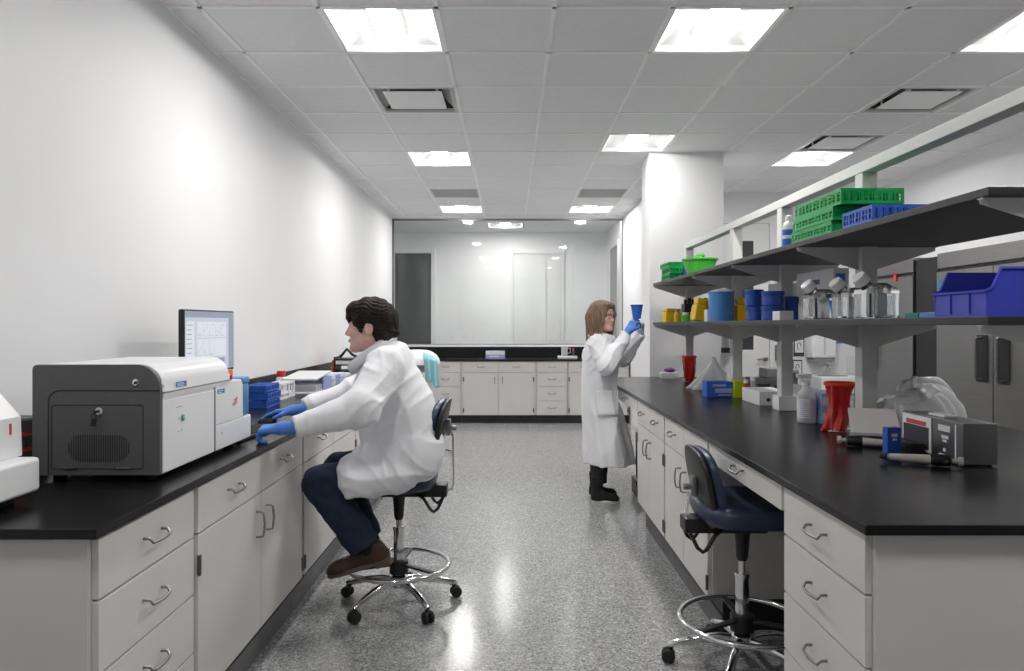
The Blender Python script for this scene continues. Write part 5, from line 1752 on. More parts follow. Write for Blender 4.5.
def bagpt(u, v):
    a = 2 * PI * u
    t_ = v * PI / 2
    lobe = 1 + 0.10 * math.sin(3 * a + 0.8) + 0.07 * math.sin(5 * a + 2)
    r = 0.105 * lobe * math.cos(t_) ** 0.55
    crease_ = (1 - abs(math.sin(4.5 * a + 2.2 * v + 0.7 * math.sin(3 * a)))) ** 2
    r *= 1 + 0.13 * crease_ * (0.3 + v) - 0.05 * math.sin(11 * a + 5 * v)
    top = 0.225 * (1 + 0.10 * math.sin(2 * a + 0.6) + 0.05 * math.sin(7 * a))
    z = top * math.sin(t_) ** 0.75 + 0.018 * crease_ * v
    x = 1.80 + r * 1.40 * math.cos(a) - 0.05 * v
    y = 3.05 + r * 0.95 * math.sin(a)
    return Vector((x, y, HZ + 0.002 + z))


mb.sheet(bagpt, 60, 18)


def bag2(u, v):
    x = 1.60 + 0.17 * u - 0.02 * v
    y = 2.90 + 0.16 * v + 0.02 * math.sin(9 * u)
    z = HT + 0.150 + 0.060 * u + 0.030 * math.sin(PI * v) + 0.012 * (1 - abs(math.sin(9 * v + 3 * u))) ** 2 + 0.006 * noise2(2 * u, 2 * v)
    return Vector((x, y, z))


mb.sheet(bag2, 26, 16)
single(mb, 'plastic_bag', M['film'], 'crumpled translucent plastic bag behind the stainless instrument', 'plastic bag', None, 180, 0.0012)
# ================================================================== laboratory chairs


def make_chair(label, loc, rz, star, seat_top, back_z, back_x, bw=0.190, bh=0.145, bend=0.50):
    """drafting chair, built facing +x at the origin, then turned"""
    t = thing('lab_chair', label, 'chair', (0, 0, 0))
    st = seat_top
    mb = MB()
    rings = []
    for s, z in ((0.90, -0.070), (0.965, -0.066), (1.0, -0.045), (1.0, -0.022), (0.965, -0.007), (0.90, -0.001), (0.60, 0.001), (0.2, -0.003)):
        r = superring(0.028, 0, 0.220 * s, 0.232 * s, st + z, 3.4)
        for v in r:
            f = max(0.0, (v.x - 0.12) / 0.13)
            v.z -= 0.020 * f * f                       # waterfall front edge
            v.z += 0.010 * (v.y / 0.23) ** 2 * (1 if z > -0.02 else 0)
        rings.append(r)
    mb.loft(rings); mb.build('seat', M['navy'], t, 60)
    zb = st - 0.072
    mb = MB(); mb.loft([superring(0.02, 0, 0.15, 0.16, zb - 0.012, 3), superring(0.02, 0, 0.185, 0.195, zb - 0.001, 3)]); mb.build('seat_pan', M['black'], t)
    mb = MB(); mb.box(-0.15, 0.085, -0.065, 0.065, zb - 0.050, zb - 0.0125, 0.008); mb.box(-0.245, -0.13, -0.048, 0.048, zb - 0.055, zb + 0.006, 0.008); mech = mb.build('tilt_mechanism', M['black'], t)
    for yy, xx in ((-0.085, -0.13), (0.085, -0.13)):
        mb = MB(); mb.tube([(xx + 0.03, yy * 0.7, zb - 0.035), (xx - 0.005, yy, zb - 0.05), (xx - 0.04, yy * 1.05, zb - 0.105), (xx - 0.055, yy * 1.05, zb - 0.115), (xx - 0.075, yy, zb - 0.10), (xx - 0.10, yy * 0.8, zb - 0.045)], 0.008, 8)
        mb.build('lever', M['black'], mech)
    # back bar: flat chrome strip bent up from the box
    bx = back_x
    mb = MB()
    pts = [(-0.21, zb - 0.03), (bx - 0.052, zb - 0.025), (bx - 0.062, zb + 0.01), (bx - 0.058, back_z - 0.05), (bx - 0.040, back_z)]
    rr = []
    for (x, z) in pts:
        rr.append([Vector((x - 0.004, -0.016, z)), Vector((x + 0.004, -0.016, z + 0.002)), Vector((x + 0.004, 0.016, z + 0.002)), Vector((x - 0.004, 0.016, z))])
    mb.loft(rr); bb = mb.build('back_bar', M['chrome'], t)
    mb = MB(); mb.box(bx - 0.046, bx - 0.022, -0.030, 0.030, back_z - 0.040, back_z + 0.040, 0.006); mb.cyl((bx - 0.075, 0, back_z - 0.005), (bx - 0.046, 0, back_z - 0.005), 0.013); mb.build('back_clamp', M['pull'], bb)

    def back_pt(y, z, off):
        """curved, slightly reclined plane of the backrest"""
        return Vector((bx - 0.20 * z + bend * y * y + off, y, back_z + z))

    def pad(o0, o1, scale, crown):
        mb = MB()
        rings = []
        for s, f in ((0.90, 0.0), (0.985, 0.18), (1.0, 0.5), (0.985, 0.80), (0.90, 0.97), (0.5, 1.0 + crown), (0.15, 1.0 + crown * 1.3)):
            ring = []
            for v in superring(0, 0, bw * scale * s, bh * scale * s, 0, 3.0, 48):
                ring.append(back_pt(v.x, v.y, o0 + (o1 - o0) * f))
            rings.append(ring)
        mb.loft(rings)
        return mb
    sh_ = pad(-0.024, 0.000, 1.0, 0.0).build('backrest_shell', M['black'], t, 50)
    pad(0.0005, 0.045, 0.985, 0.15).build('backrest', M['navy'], t, 50)
    # column
    mb = MB(); mb.lathe([(0.036, zb - 0.051), (0.030, zb - 0.075), (0.024, zb - 0.16), (0.019, zb - 0.175)], (0, 0, 0), 20); mb.build('column_cover', M['black'], t)
    mb = MB(); mb.cyl((0, 0, 0.36), (0, 0, zb - 0.17), 0.014); mb.build('gas_column', M['chrome'], t)
    mb = MB(); mb.lathe([(0.027, 0.150), (0.027, 0.372), (0.030, 0.374), (0.030, 0.392), (0.018, 0.394)], (0, 0, 0), 22); mb.build('column_sleeve', M['chrome'], t)
    # foot ring
    zr = 0.198
    mb = MB(); mb.tube([(0.25 * math.cos(a), 0.25 * math.sin(a), zr) for a in [2 * PI * k / 56 for k in range(56)]], 0.0115, 10, True); fr = mb.build('foot_ring', M['chrome'], t, 60)
    mb = MB(); mb.lathe([(0.028, zr - 0.045), (0.048, zr - 0.04), (0.048, zr + 0.022), (0.030, zr + 0.03)], (0, 0, 0), 20); mb.build('ring_hub', M['black'], fr)
    for k in range(3):
        a = star + math.radians(-54 + 120 * k)
        mb = MB(); mb.obox(Vector((0.142 * math.cos(a), 0.142 * math.sin(a), zr + 0.004)), (0.196, 0.028, 0.012), RZ(a), 0.003); mb.build('ring_spoke', M['black'], fr)
    # star base and casters
    mb = MB(); mb.lathe([(0.034, 0.085), (0.044, 0.09), (0.044, 0.140), (0.030, 0.150)], (0, 0, 0), 20); mb.build('base_hub', M['chrome'], t)
    for k in range(5):
        a = star + 2 * PI * k / 5
        d = Vector((math.cos(a), math.sin(a), 0))
        mb = MB()
        mb.tube([d * 0.03 + Vector((0, 0, 0.118)), d * 0.09 + Vector((0, 0, 0.120)), d * 0.17 + Vector((0, 0, 0.108)), d * 0.25 + Vector((0, 0, 0.086)), d * 0.285 + Vector((0, 0, 0.074)), d * 0.297 + Vector((0, 0, 0.068))], [0.021, 0.020, 0.018, 0.016, 0.015, 0.011], 12)
        lg = mb.build('leg', M['chrome'], t, 60)
        c = d * 0.283
        s = Vector((-d.y, d.x, 0))
        mb = MB(); mb.cyl(c + Vector((0, 0, 0.045)), c + Vector((0, 0, 0.078)), 0.007, seg=10)
        for q in (-1, 1):
            w0 = c + s * (0.006 * q) + Vector((0, 0, 0.0285)) + d * 0.012
            mb.loft_circ([(w0, 0.0245), (w0 + s * (0.004 * q), 0.0280), (w0 + s * (0.014 * q), 0.0280), (w0 + s * (0.018 * q), 0.0235)], 18)
        mb.obox(c + d * 0.006 + Vector((0, 0, 0.044)), (0.030, 0.026, 0.016), RZ(a), 0.005)
        mb.build('caster', M['rubber'], lg)
    t.location = loc
    t.rotation_euler = (0, 0, rz)
    return t


make_chair('navy laboratory chair the man sits on, chrome foot ring and casters', (-0.56, 3.58, 0), PI, math.radians(198), 0.672, 0.890, -0.215)
make_chair('empty navy laboratory chair tucked under the right bench', (0.950, 2.905, 0), math.radians(0), math.radians(25), 0.690, 0.748, -0.165, 0.165, 0.160, 0.35)

# ================================================================== people


def to_local(P, c, R, sc=1.0):
    dx, dy, dz = P[0] - c[0], P[1] - c[1], P[2] - c[2]
    return tuple((dx * R[0][i] + dy * R[1][i] + dz * R[2][i]) / sc for i in range(3))


def frame(fwd, up):
    f = Vector(fwd).normalized()
    u = Vector(up)
    u = (u - f * u.dot(f)).normalized()
    s = u.cross(f)
    return Matrix((f, s, u)).transposed()           # columns: forward, left, up


def head_sdf(p, fem=False):
    Xl, Yl, Zl = p
    ya = np.abs(Yl)
    q = (Xl, ya, Zl)                                 # mirrored
    d = ell(p, (-0.008, 0, 0.045), (0.100, 0.077, 0.086))
    d = smin(d, ell(p, (0.040, 0, -0.025), (0.054, 0.060, 0.085)), 0.03)
    d = smin(d, rc(q, (0.0, 0.050, -0.045), (0.070, 0.018, -0.092), 0.022, 0.016 if fem else 0.019), 0.03)
    d = smin(d, ell(p, (0.080, 0, -0.092), (0.019, 0.021, 0.018)), 0.02)
    d = smin(d, ell(q, (0.062, 0.040, -0.018), (0.026, 0.021, 0.022)), 0.02)
    d = smin(d, ell(q, (0.076, 0.026, 0.034), (0.016, 0.026, 0.009)), 0.015)
    d = smax(d, -ell(q, (0.101, 0.031, 0.012), (0.017, 0.017, 0.010)), 0.012)
    d = smin(d, rc(p, (0.088, 0, 0.020), (0.109, 0, -0.020), 0.007, 0.0105), 0.010)
    d = smin(d, ell(q, (0.098, 0.011, -0.026), (0.012, 0.007, 0.008)), 0.006)
    d = smin(d, ell(p, (0.093, 0, -0.051), (0.010, 0.022, 0.0055)), 0.005)
    d = smin(d, ell(p, (0.091, 0, -0.062), (0.010, 0.019, 0.0065)), 0.005)
    d = smax(d, -ell(p, (0.104, 0, -0.0565), (0.008, 0.024, 0.0016)), 0.003)
    ear = ell(q, (-0.008, 0.079, -0.002), (0.021, 0.010, 0.032))
    ear = smax(ear, -ell(q, (-0.004, 0.088, 0.002), (0.011, 0.007, 0.019)), 0.006)
    return smin(d, ear, 0.008)


def face_parts(person, c, R, sc, prefix=''):
    W = lambda v: R @ (Vector(v) * sc) + Vector(c)
    for s in (-1, 1):
        mb = MB(); mb.sphere(W((0.0728, 0.0305 * s, 0.011)), 0.0116 * sc, 16); e_ = mb.build('eye', M['eye'], person, 180)
        mb = MB(); mb.sphere(W((0.0806, 0.0310 * s, 0.011)), (0.0056 * sc, 0.0045 * sc, 0.0045 * sc), 12); mb.build('iris', M['iris'], e_, 180)
    mb = MB()
    mb.tube([W((0.0935, -0.017, -0.0565)), W((0.1000, -0.008, -0.0555)), W((0.1015, 0, -0.0565)), W((0.1000, 0.008, -0.0555)), W((0.0935, 0.017, -0.0565))], [0.002, 0.0048, 0.0052, 0.0048, 0.002], 8)
    mb.build('lips', M['lips'], person, 180)
    return W


def wrinkle(P, seed, amp, k):
    """soft cloth folds: warped sums of sines"""
    X, Y, Z = P
    r = random.Random(seed)
    out = 0
    for i in range(4):
        a = [r.uniform(-1, 1) for _ in range(3)]
        n = math.sqrt(sum(q * q for q in a))
        f = k * (0.7 + 0.5 * i)
        ph = r.uniform(0, 6)
        b = [r.uniform(-1, 1) for _ in range(3)]
        w = 1.1 * np.sin((X * b[0] + Y * b[1] + Z * b[2]) * k * 0.45 + ph)
        out = out + np.sin((X * a[0] + Y * a[1] + Z * a[2]) / n * f + ph + w) / (1 + 0.5 * i)
    return out * amp


def hand_sdf(p, curls, thumb=((0.028, 0.030, -0.004), (0.058, 0.052, -0.012), (0.080, 0.058, -0.022)), side=1, spread=0.0, fat=1.0):
    """p in the hand frame: x to the fingertips, y to the thumb (times side), z out of the back of the hand"""
    p = (p[0], p[1] * side, p[2])
    ys = (0.028, 0.009, -0.010, -0.028)
    ln = ((0.042, 0.026, 0.020), (0.046, 0.029, 0.021), (0.043, 0.027, 0.020), (0.034, 0.021, 0.018))
    rad = (0.0095, 0.0098, 0.0094, 0.0084)
    d = None
    for i in range(4):
        m = rc(p, (0.006, ys[i] * 0.55, 0.0), (0.086, ys[i], 0.0), 0.016, 0.0125)
        d = m if d is None else smin(d, m, 0.012)
    d = smin(d, rc(p, (-0.055, 0, 0.0), (0.01, 0, 0.0), 0.029 * fat, 0.025), 0.02)
    d = smin(d, rc(p, (0.012, 0.018, -0.006), (0.040, 0.030, -0.008), 0.018, 0.015), 0.012)
    for i in range(4):
        b = Vector((0.086, ys[i], 0.0))
        a = 0.0
        f = None
        sp = spread * (1.5 - i)
        for j in range(3):
            a += math.radians(curls[i] * (1.0, 1.05, 0.7)[j])
            e = b + Vector((math.cos(a) * math.cos(sp), math.sin(sp), -math.sin(a))) * ln[i][j]
            g = rc(p, tuple(b), tuple(e), rad[i] * fat * (1 - 0.06 * j), rad[i] * fat * (1 - 0.06 * (j + 1)))
            f = g if f is None else smin(f, g, 0.004)
            b = e
        d = smin(d, f, 0.005)
    th = smin(rc(p, thumb[0], thumb[1], 0.0135, 0.0115), rc(p, thumb[1], thumb[2], 0.0112, 0.0095), 0.005)
    return smin(d, th, 0.008)


def box_grid(lo, hi, h):
    return Grid(*[np.arange(lo[i], hi[i] + h, h) for i in range(3)])


def glove(name, m, parent, wrist, fwd, back, side, curls, thumb=None, spread=0.0, h=0.0032, cuff=0.062, label=None):
    R = frame(fwd, back)
    c = Vector(wrist)
    tips = [R @ Vector((x, y, z)) + c for x in (-0.08, 0.20) for y in (-0.075, 0.075) for z in (-0.11, 0.045)]
    lo = [min(v[i] for v in tips) for i in range(3)]
    hi = [max(v[i] for v in tips) for i in range(3)]
    g = box_grid(lo, hi, h)
    p = to_local((g.X, g.Y, g.Z), c, R)
    kw = {} if thumb is None else {'thumb': thumb}
    d = hand_sdf(p, curls, side=side, spread=spread, **kw)
    d = d + 0.0009 * np.sin(p[0] * 190 + 2.5 * np.sin(p[1] * 60)) * np.clip((0.03 - p[0]) / 0.03, 0, 1)
    d = smax(d, -(p[0] + cuff), 0.003)
    o = nets_mesh(name, d, g, m, parent, 1)
    if label:
        o['label'] = label
    return o


# ------------------------------------------------------------------ the seated man
man = thing('person', 'person with dark hair in a white lab coat, seated at the left bench', 'person', (-0.56, 3.5, 0))
HC = Vector((-0.692, 3.50, 1.388))
HR = frame((-1, -0.04, -0.05), (-0.05, 0, 1))
HS = 1.02
g = Grid(axis(-1.06, -0.26, 0.014, (-0.83, -0.56), 0.0040), axis(2.88, 3.86, 0.014, (3.40, 3.60), 0.0040), axis(0.12, 1.55, 0.014, (1.23, 1.55), 0.0040))
P = (g.X, g.Y, g.Z)
d = head_sdf(to_local(P, HC, HR, HS)) * HS
d = smin(d, rc(P, (-0.690, 3.5, 1.34), (-0.60, 3.5, 1.235), 0.056, 0.064), 0.02)
body = U([rc(P, (-0.60, 3.5, 1.20), (-0.575, 3.5, 1.06), 0.085, 0.11), rc(P, (-0.575, 3.5, 1.06), (-0.49, 3.5, 0.80), 0.11, 0.11),
          rc(P, (-0.59, 3.33, 1.215), (-0.59, 3.67, 1.215), 0.05, 0.05),
          rc(P, (-0.58, 3.31, 1.20), (-0.66, 3.10, 1.03), 0.045, 0.038), rc(P, (-0.66, 3.10, 1.03), (-0.90, 2.957, 0.978), 0.036, 0.017), rc(P, (-0.90, 2.957, 0.978), (-0.99, 2.942, 0.966), 0.017, 0.009),
          rc(P, (-0.58, 3.69, 1.20), (-0.79, 3.70, 1.05), 0.045, 0.038), rc(P, (-0.79, 3.70, 1.05), (-1.045, 3.56, 0.973), 0.036, 0.024), rc(P, (-1.045, 3.56, 0.973), (-1.13, 3.555, 0.965), 0.018, 0.013),
          rc(P, (-0.46, 3.41, 0.755), (-0.885, 3.30, 0.665), 0.075, 0.055), rc(P, (-0.885, 3.30, 0.665), (-0.72, 3.31, 0.44), 0.050, 0.035),
          rc(P, (-0.46, 3.60, 0.755), (-0.88, 3.63, 0.665), 0.075, 0.055), rc(P, (-0.88, 3.63, 0.665), (-0.755, 3.63, 0.38), 0.050, 0.035),
          rc(P, (-0.72, 3.31, 0.44), (-0.645, 3.320, 0.345), 0.030, 0.018), rc(P, (-0.755, 3.63, 0.38), (-0.70, 3.63, 0.28), 0.030, 0.018)], 0.03)
d = smin(d, body, 0.03)
nets_mesh('body', d, g, M['skin'], man, 1)
W = face_parts(man, HC, HR, HS)

# hair: thick, dark, over the forehead and down to the collar
g = box_grid((-0.86, 3.37, 1.24), (-0.50, 3.63, 1.58), 0.0042)
P = (g.X, g.Y, g.Z)
p = to_local(P, HC, HR, HS)
q = (p[0], np.abs(p[1]), p[2])
hd = U([ell(p, (-0.012, 0, 0.058), (0.112, 0.091, 0.094)), ell(p, (-0.062, 0, 0.005), (0.068, 0.086, 0.085)), ell(p, (-0.075, 0, -0.050), (0.040, 0.070, 0.052)),
        rc(q, (-0.088, 0.02, -0.035), (-0.132, 0.02, -0.028), 0.034, 0.010), rc(q, (-0.070, 0.05, -0.05), (-0.085, 0.055, -0.095), 0.034, 0.018), ell(p, (-0.085, 0, 0.035), (0.052, 0.078, 0.07))], 0.02)
fr = U([ell(p, (0.058, 0.0, 0.096), (0.046, 0.070, 0.036)), rc(p, (0.080, -0.050, 0.090), (0.088, -0.056, 0.038), 0.017, 0.007), rc(p, (0.088, -0.020, 0.092), (0.101, -0.030, 0.046), 0.014, 0.006), rc(p, (0.090, 0.015, 0.092), (0.102, 0.012, 0.050), 0.014, 0.006),
        rc(p, (0.080, 0.050, 0.088), (0.088, 0.056, 0.040), 0.017, 0.006)], 0.014)
sb = U([rc(q, (0.045, 0.073, 0.050), (0.028, 0.076, -0.012), 0.020, 0.009), rc(q, (0.060, 0.066, 0.060), (0.062, 0.068, 0.020), 0.014, 0.005)], 0.01)
face = ell(p, (0.115, 0, -0.015), (0.075, 0.120, 0.070))
hd = smax(hd, -face, 0.012)
hd = smin(smin(hd, fr, 0.012), sb, 0.012)
hd = smax(hd, -ell(q, (-0.002, 0.090, -0.008), (0.020, 0.030, 0.030)), 0.008)
ang = np.arctan2(p[1], p[2] + 0.02)
strand = 0.0032 * np.sin(46 * ang + 26 * p[0] + 5 * np.sin(40 * p[0] + 3 * p[2])) + 0.0022 * np.sin(120 * p[0] + 60 * p[2] + 9 * ang)
brow = rc(q, (0.095, 0.016, 0.034), (0.085, 0.046, 0.034), 0.0072, 0.0055)
hd = smin(hd + strand, brow, 0.002)
nets_mesh('hair', hd, g, M['hair'], man, 1)

# lab coat
g = box_grid((-1.10, 2.86, 0.555), (-0.27, 3.86, 1.37), 0.0060)
P = (g.X, g.Y, g.Z)
tor = U([rc(P, (-0.600, 3.5, 1.235), (-0.605, 3.5, 1.12), 0.090, 0.145), ell(P, (-0.600, 3.5, 1.10), (0.150, 0.205, 0.185)), ell(P, (-0.545, 3.5, 0.92), (0.195, 0.215, 0.24)), ell(P, (-0.505, 3.5, 0.78), (0.180, 0.225, 0.140)),
         rc(P, (-0.590, 3.315, 1.228), (-0.590, 3.685, 1.228), 0.072, 0.072)], 0.07)
near = U([rc(P, (-0.580, 3.305, 1.205), (-0.650, 3.09, 1.040), 0.088, 0.078), rc(P, (-0.650, 3.09, 1.040), (-0.905, 2.957, 0.976), 0.077, 0.046)], 0.035)
near = smax(near, half(P, (-0.900, 2.96, 0.976), (-0.255, -0.133, -0.064)), 0.006)
far = U([rc(P, (-0.585, 3.69, 1.205), (-0.80, 3.70, 1.055), 0.085, 0.074), rc(P, (-0.80, 3.70, 1.055), (-1.035, 3.565, 0.982), 0.072, 0.045)], 0.035)
far = smax(far, half(P, (-1.030, 3.567, 0.982), (-0.235, -0.135, -0.073)), 0.006)
lap = U([rc(P, (-0.47, 3.39, 0.765), (-0.73, 3.335, 0.700), 0.118, 0.098), rc(P, (-0.47, 3.61, 0.765), (-0.73, 3.64, 0.700), 0.118, 0.098), ell(P, (-0.60, 3.49, 0.735), (0.16, 0.15, 0.070))], 0.05)
flap = rc(P, (-0.745, 3.262, 0.70), (-0.735, 3.225, 0.625), 0.045, 0.012)
flap2 = rc(P, (-0.52, 3.30, 0.70), (-0.69, 3.245, 0.675), 0.08, 0.055)
lap = U([lap, flap, flap2], 0.04)
lap = smax(lap, -(P[0] + 0.792 - 0.12 * (0.72 - P[2])), 0.01)
seatcut = 0.675 - P[2] + 0 * P[0]
lapb = smax(lap, np.where((P[1] > 3.31) & (P[0] > -0.80), seatcut, -1.0) + 0 * P[0], 0.012)
co = smin(tor, lapb, 0.05)
co = smin(co, U([near], 0.01), 0.030)
co = smin(co, far, 0.030)
co = smax(co, np.where(P[1] > 3.335, 0.672 - P[2], -1.0) + 0 * P[0], 0.010)
# hollow where the neck and the legs come out
co = smax(co, -rc(P, (-0.645, 3.5, 1.235), (-0.76, 3.5, 1.36), 0.066, 0.085), 0.012)
co = smax(co, -rc(P, (-0.70, 3.33, 0.690), (-0.95, 3.29, 0.670), 0.080, 0.085), 0.01)
co = smax(co, -rc(P, (-0.70, 3.62, 0.690), (-0.95, 3.63, 0.670), 0.080, 0.085), 0.01)
X, Y, Z = P


def crease(ph):
    return (1 - np.abs(np.sin(ph))) ** 2.2


arm_w = np.clip((3.30 - Y) / 0.08, 0, 1)
s_arm = -0.80 * X - 0.45 * Y - 0.30 * Z                 # roughly along the near sleeve
elbow = np.exp(-((X + 0.645) / 0.075) ** 2)
fold = wrinkle(P, 5, 0.0012, 22)
# pinched folds across the crook of the elbow, running up towards the shoulder
fold = fold - arm_w * (0.0030 + 0.0085 * elbow) * crease(22 * s_arm + 22 * Z + 1.9 * np.sin(11 * Z + 9 * X) + 0.9 * np.sin(26 * X + 15 * Y))
fold = fold - arm_w * 0.0016 * crease(15 * s_arm - 34 * Z + 1.5 * np.sin(14 * X + 4) + 1)
far_w = np.clip((Y - 3.66) / 0.06, 0, 1)
fold = fold - far_w * 0.0075 * crease(34 * (X - 0.6 * Z) + 1.3 * np.sin(19 * Z))
# long soft drags over the back and from the armpit to the seat
back_w = 1 - arm_w * 0.8
fold = fold - back_w * 0.0085 * crease(13 * (X * 0.98 + Z * 0.52) + 0.7 * np.sin(7 * Z + 3 * Y))
fold = fold - back_w * 0.0055 * crease(21 * (X * 0.75 - Z * 0.70) + 1.0 * np.sin(8 * Z + 1))
hip_w = np.clip((0.90 - Z) / 0.12, 0, 1)
fold = fold - hip_w * 0.0100 * crease(19 * (Z + 0.38 * X) + 1.1 * np.sin(9 * X + 2))
fold = fold - hip_w * 0.0060 * crease(30 * (0.55 * X + 0.8 * Z) + 1.4 * np.sin(12 * X))
pit = np.exp(-((X + 0.56) / 0.08) ** 2 - ((Z - 1.04) / 0.15) ** 2)
fold = fold - 0.0120 * pit * crease(36 * (X - 0.55 * Z) + 0.8 * np.sin(20 * Z))
nets_mesh('lab_coat', co + fold, g, M['coat'], man, 1)
# turned-down collar
mb = MB()
N = 40
back, frontp = Vector((-0.570, 3.5, 1.322)), Vector((-0.762, 3.5, 1.178))
mid, e1 = (back + frontp) / 2, (back - frontp) / 2
up = Vector((-0.58, 0, 0.81))


def collar(u, v):
    a = -PI + 0.16 + (2 * PI - 0.32) * u
    c_, s_ = math.cos(a), math.sin(a)
    wid = 0.022 + 0.016 * max(0, -c_)
    r = (0.80, 1.00, 1.12, 1.17)[v]
    z = (-0.012, 0.016, 0.004, -wid)[v]
    return mid + e1 * (c_ * r) * 0.98 + Vector((0, s_ * 0.100 * r, 0)) + up * (z + 0.026) + Vector((-0.02 * max(0, -c_ - 0.6), 0, 0))


rows = [[collar(i / N, v) for i in range(N + 1)] for v in range(4)]
mb.loft(rows, False, False, closed=False)
mb.build('collar', M['coat'], man, 180, 0.005)
# trousers
g = box_grid((-1.0, 3.18, 0.24), (-0.42, 3.76, 0.80), 0.0072)
P = (g.X, g.Y, g.Z)


def leg(hip, knee, ankle, r):
    t_ = smin(rc(P, hip, knee, r[0], r[1]), rc(P, knee, ankle, r[1], r[2]), 0.025)
    k = Vector(ankle) - Vector(knee)
    return smax(t_, half(P, ankle, k), 0.006)


l1 = leg((-0.50, 3.40, 0.735), (-0.880, 3.295, 0.668), (-0.678, 3.312, 0.375), (0.100, 0.080, 0.078))
l2 = leg((-0.50, 3.61, 0.735), (-0.875, 3.635, 0.668), (-0.725, 3.63, 0.315), (0.095, 0.078, 0.074))
je = smin(l1, l2, 0.01) + wrinkle(P, 9, 0.0016, 60) + 0.0024 * np.sin(95 * P[2] + 40 * P[0] + 2 * np.sin(30 * P[1])) * np.clip((P[0] * -1 - 0.62) / 0.1, 0, 1)
nets_mesh('jeans', je, g, M['jeans'], man, 1)


def shoe(parent, heel, toe, m_up, m_sole, w=0.047, high=0.095, up=(0, 0, 1), laces=True, name='shoe', shaft=None):
    """low shoe between heel and toe points on the sole plane"""
    heel, toe = Vector(heel), Vector(toe)
    R = frame(toe - heel, up)
    L_ = (toe - heel).length
    W = lambda x, y, z: R @ Vector((x, y, z)) + heel
    pts = [W(x, y, z) for x in (-0.04, L_ + 0.03) for y in (-0.09, 0.09) for z in (-0.02, 0.20 if shaft is None else shaft + 0.05)]
    lo = [min(v[i] for v in pts) for i in range(3)]
    hi = [max(v[i] for v in pts) for i in range(3)]
    g = box_grid(lo, hi, 0.0042)
    p = to_local((g.X, g.Y, g.Z), heel, R)
    u = U([ell(p, (L_ * 0.76, 0, 0.022), (L_ * 0.25, w, 0.045)), ell(p, (L_ * 0.25, 0, 0.035), (L_ * 0.27, w * 0.80, 0.060)), rc(p, (L_ * 0.22, 0, 0.055), (L_ * 0.52, 0, 0.040), 0.036, 0.032),
           rc(p, (L_ * 0.20, 0, 0.04), (L_ * 0.20, 0, (high if shaft is None else shaft)), 0.038, 0.041 if shaft is None else 0.050)], 0.03)
    u = smax(u, 0.010 - p[2], 0.003)
    u = smax(u, p[2] - (high if shaft is None else shaft), 0.004)
    if shaft is None:
        u = smax(u, -rc(p, (L_ * 0.22, 0, high - 0.02), (L_ * 0.22, 0, high + 0.06), 0.031, 0.036), 0.004)
    s = nets_mesh(name, u, g, m_up, parent, 1)
    # sole: outline of the foot
    mb = MB()
    ring = lambda k, z: [W(L_ * 0.5 + (L_ * 0.515 * k) * math.cos(a), (w * (0.98 + 0.12 * math.cos(a)) * k) * math.sin(a) * (1 - 0.18 * math.exp(-((math.cos(a) + 0.15) / 0.35) ** 2)), z) for a in [2 * PI * i / 36 for i in range(36)]]
    mb.loft([ring(0.97, -0.006), ring(1.0, -0.002), ring(1.0, 0.010), ring(0.96, 0.014)])
    if laces:
        mb.loft([[W(-0.004 + 0.07 * i, w * 0.8 * j, -0.020) for i, j in ((0, -0.8), (1, -1), (1, 1), (0, 0.8))], [W(-0.004 + 0.07 * i, w * 0.8 * j, -0.004) for i, j in ((0, -0.8), (1, -1), (1, 1), (0, 0.8))]])
    mb.build('sole', m_sole, s)
    if laces:
        mb = MB()
        for k in range(4):
            x = L_ * (0.50 + 0.045 * k)
            z = 0.082 - 0.0085 * k
            mb.tube([W(x, -0.022, z - 0.006), W(x + 0.004, 0, z), W(x, 0.022, z - 0.006)], 0.0026, 6)
        mb.tube([W(L_ * 0.50, 0, 0.083), W(L_ * 0.50 + 0.01, -0.02, 0.095), W(L_ * 0.52, -0.032, 0.080)], 0.002, 6)
        mb.build('laces', M['blackcloth'], s)
    return s


shoe(man, (-0.560, 3.32, 0.312), (-0.850, 3.33, 0.222), M['leather'], M['sole'], up=(0.30, 0, 1))
shoe(man, (-0.625, 3.63, 0.235), (-0.900, 3.62, 0.130), M['leather'], M['sole'], up=(0.35, 0, 1))
# socks close the gap between cuff and shoe
mb = MB(); mb.cyl((-0.690, 3.313, 0.42), (-0.636, 3.325, 0.320), 0.058, 0.042); mb.build('sock', M['blackcloth'], man)
mb = MB(); mb.cyl((-0.735, 3.63, 0.36), (-0.690, 3.628, 0.26), 0.050, 0.040); mb.build('sock', M['blackcloth'], man)
# gloves
glove('glove', M['nitrile'], man, (-0.940, 2.948, 0.976), (-1.0, -0.08, -0.06), (-0.05, -0.20, 1), -1, (52, 60, 64, 66),
      ((0.025, 0.030, -0.006), (0.062, 0.044, -0.022), (0.088, 0.034, -0.032)), 0.0, cuff=0.060)
glove('glove', M['nitrile'], man, (-1.075, 3.555, 0.978), (-1.0, 0.02, -0.10), (-0.10, 0.10, 1), 1, (15, 16, 18, 22),
      ((0.025, 0.030, -0.006), (0.055, 0.056, -0.018), (0.086, 0.066, -0.030)), 0.05, cuff=0.060)

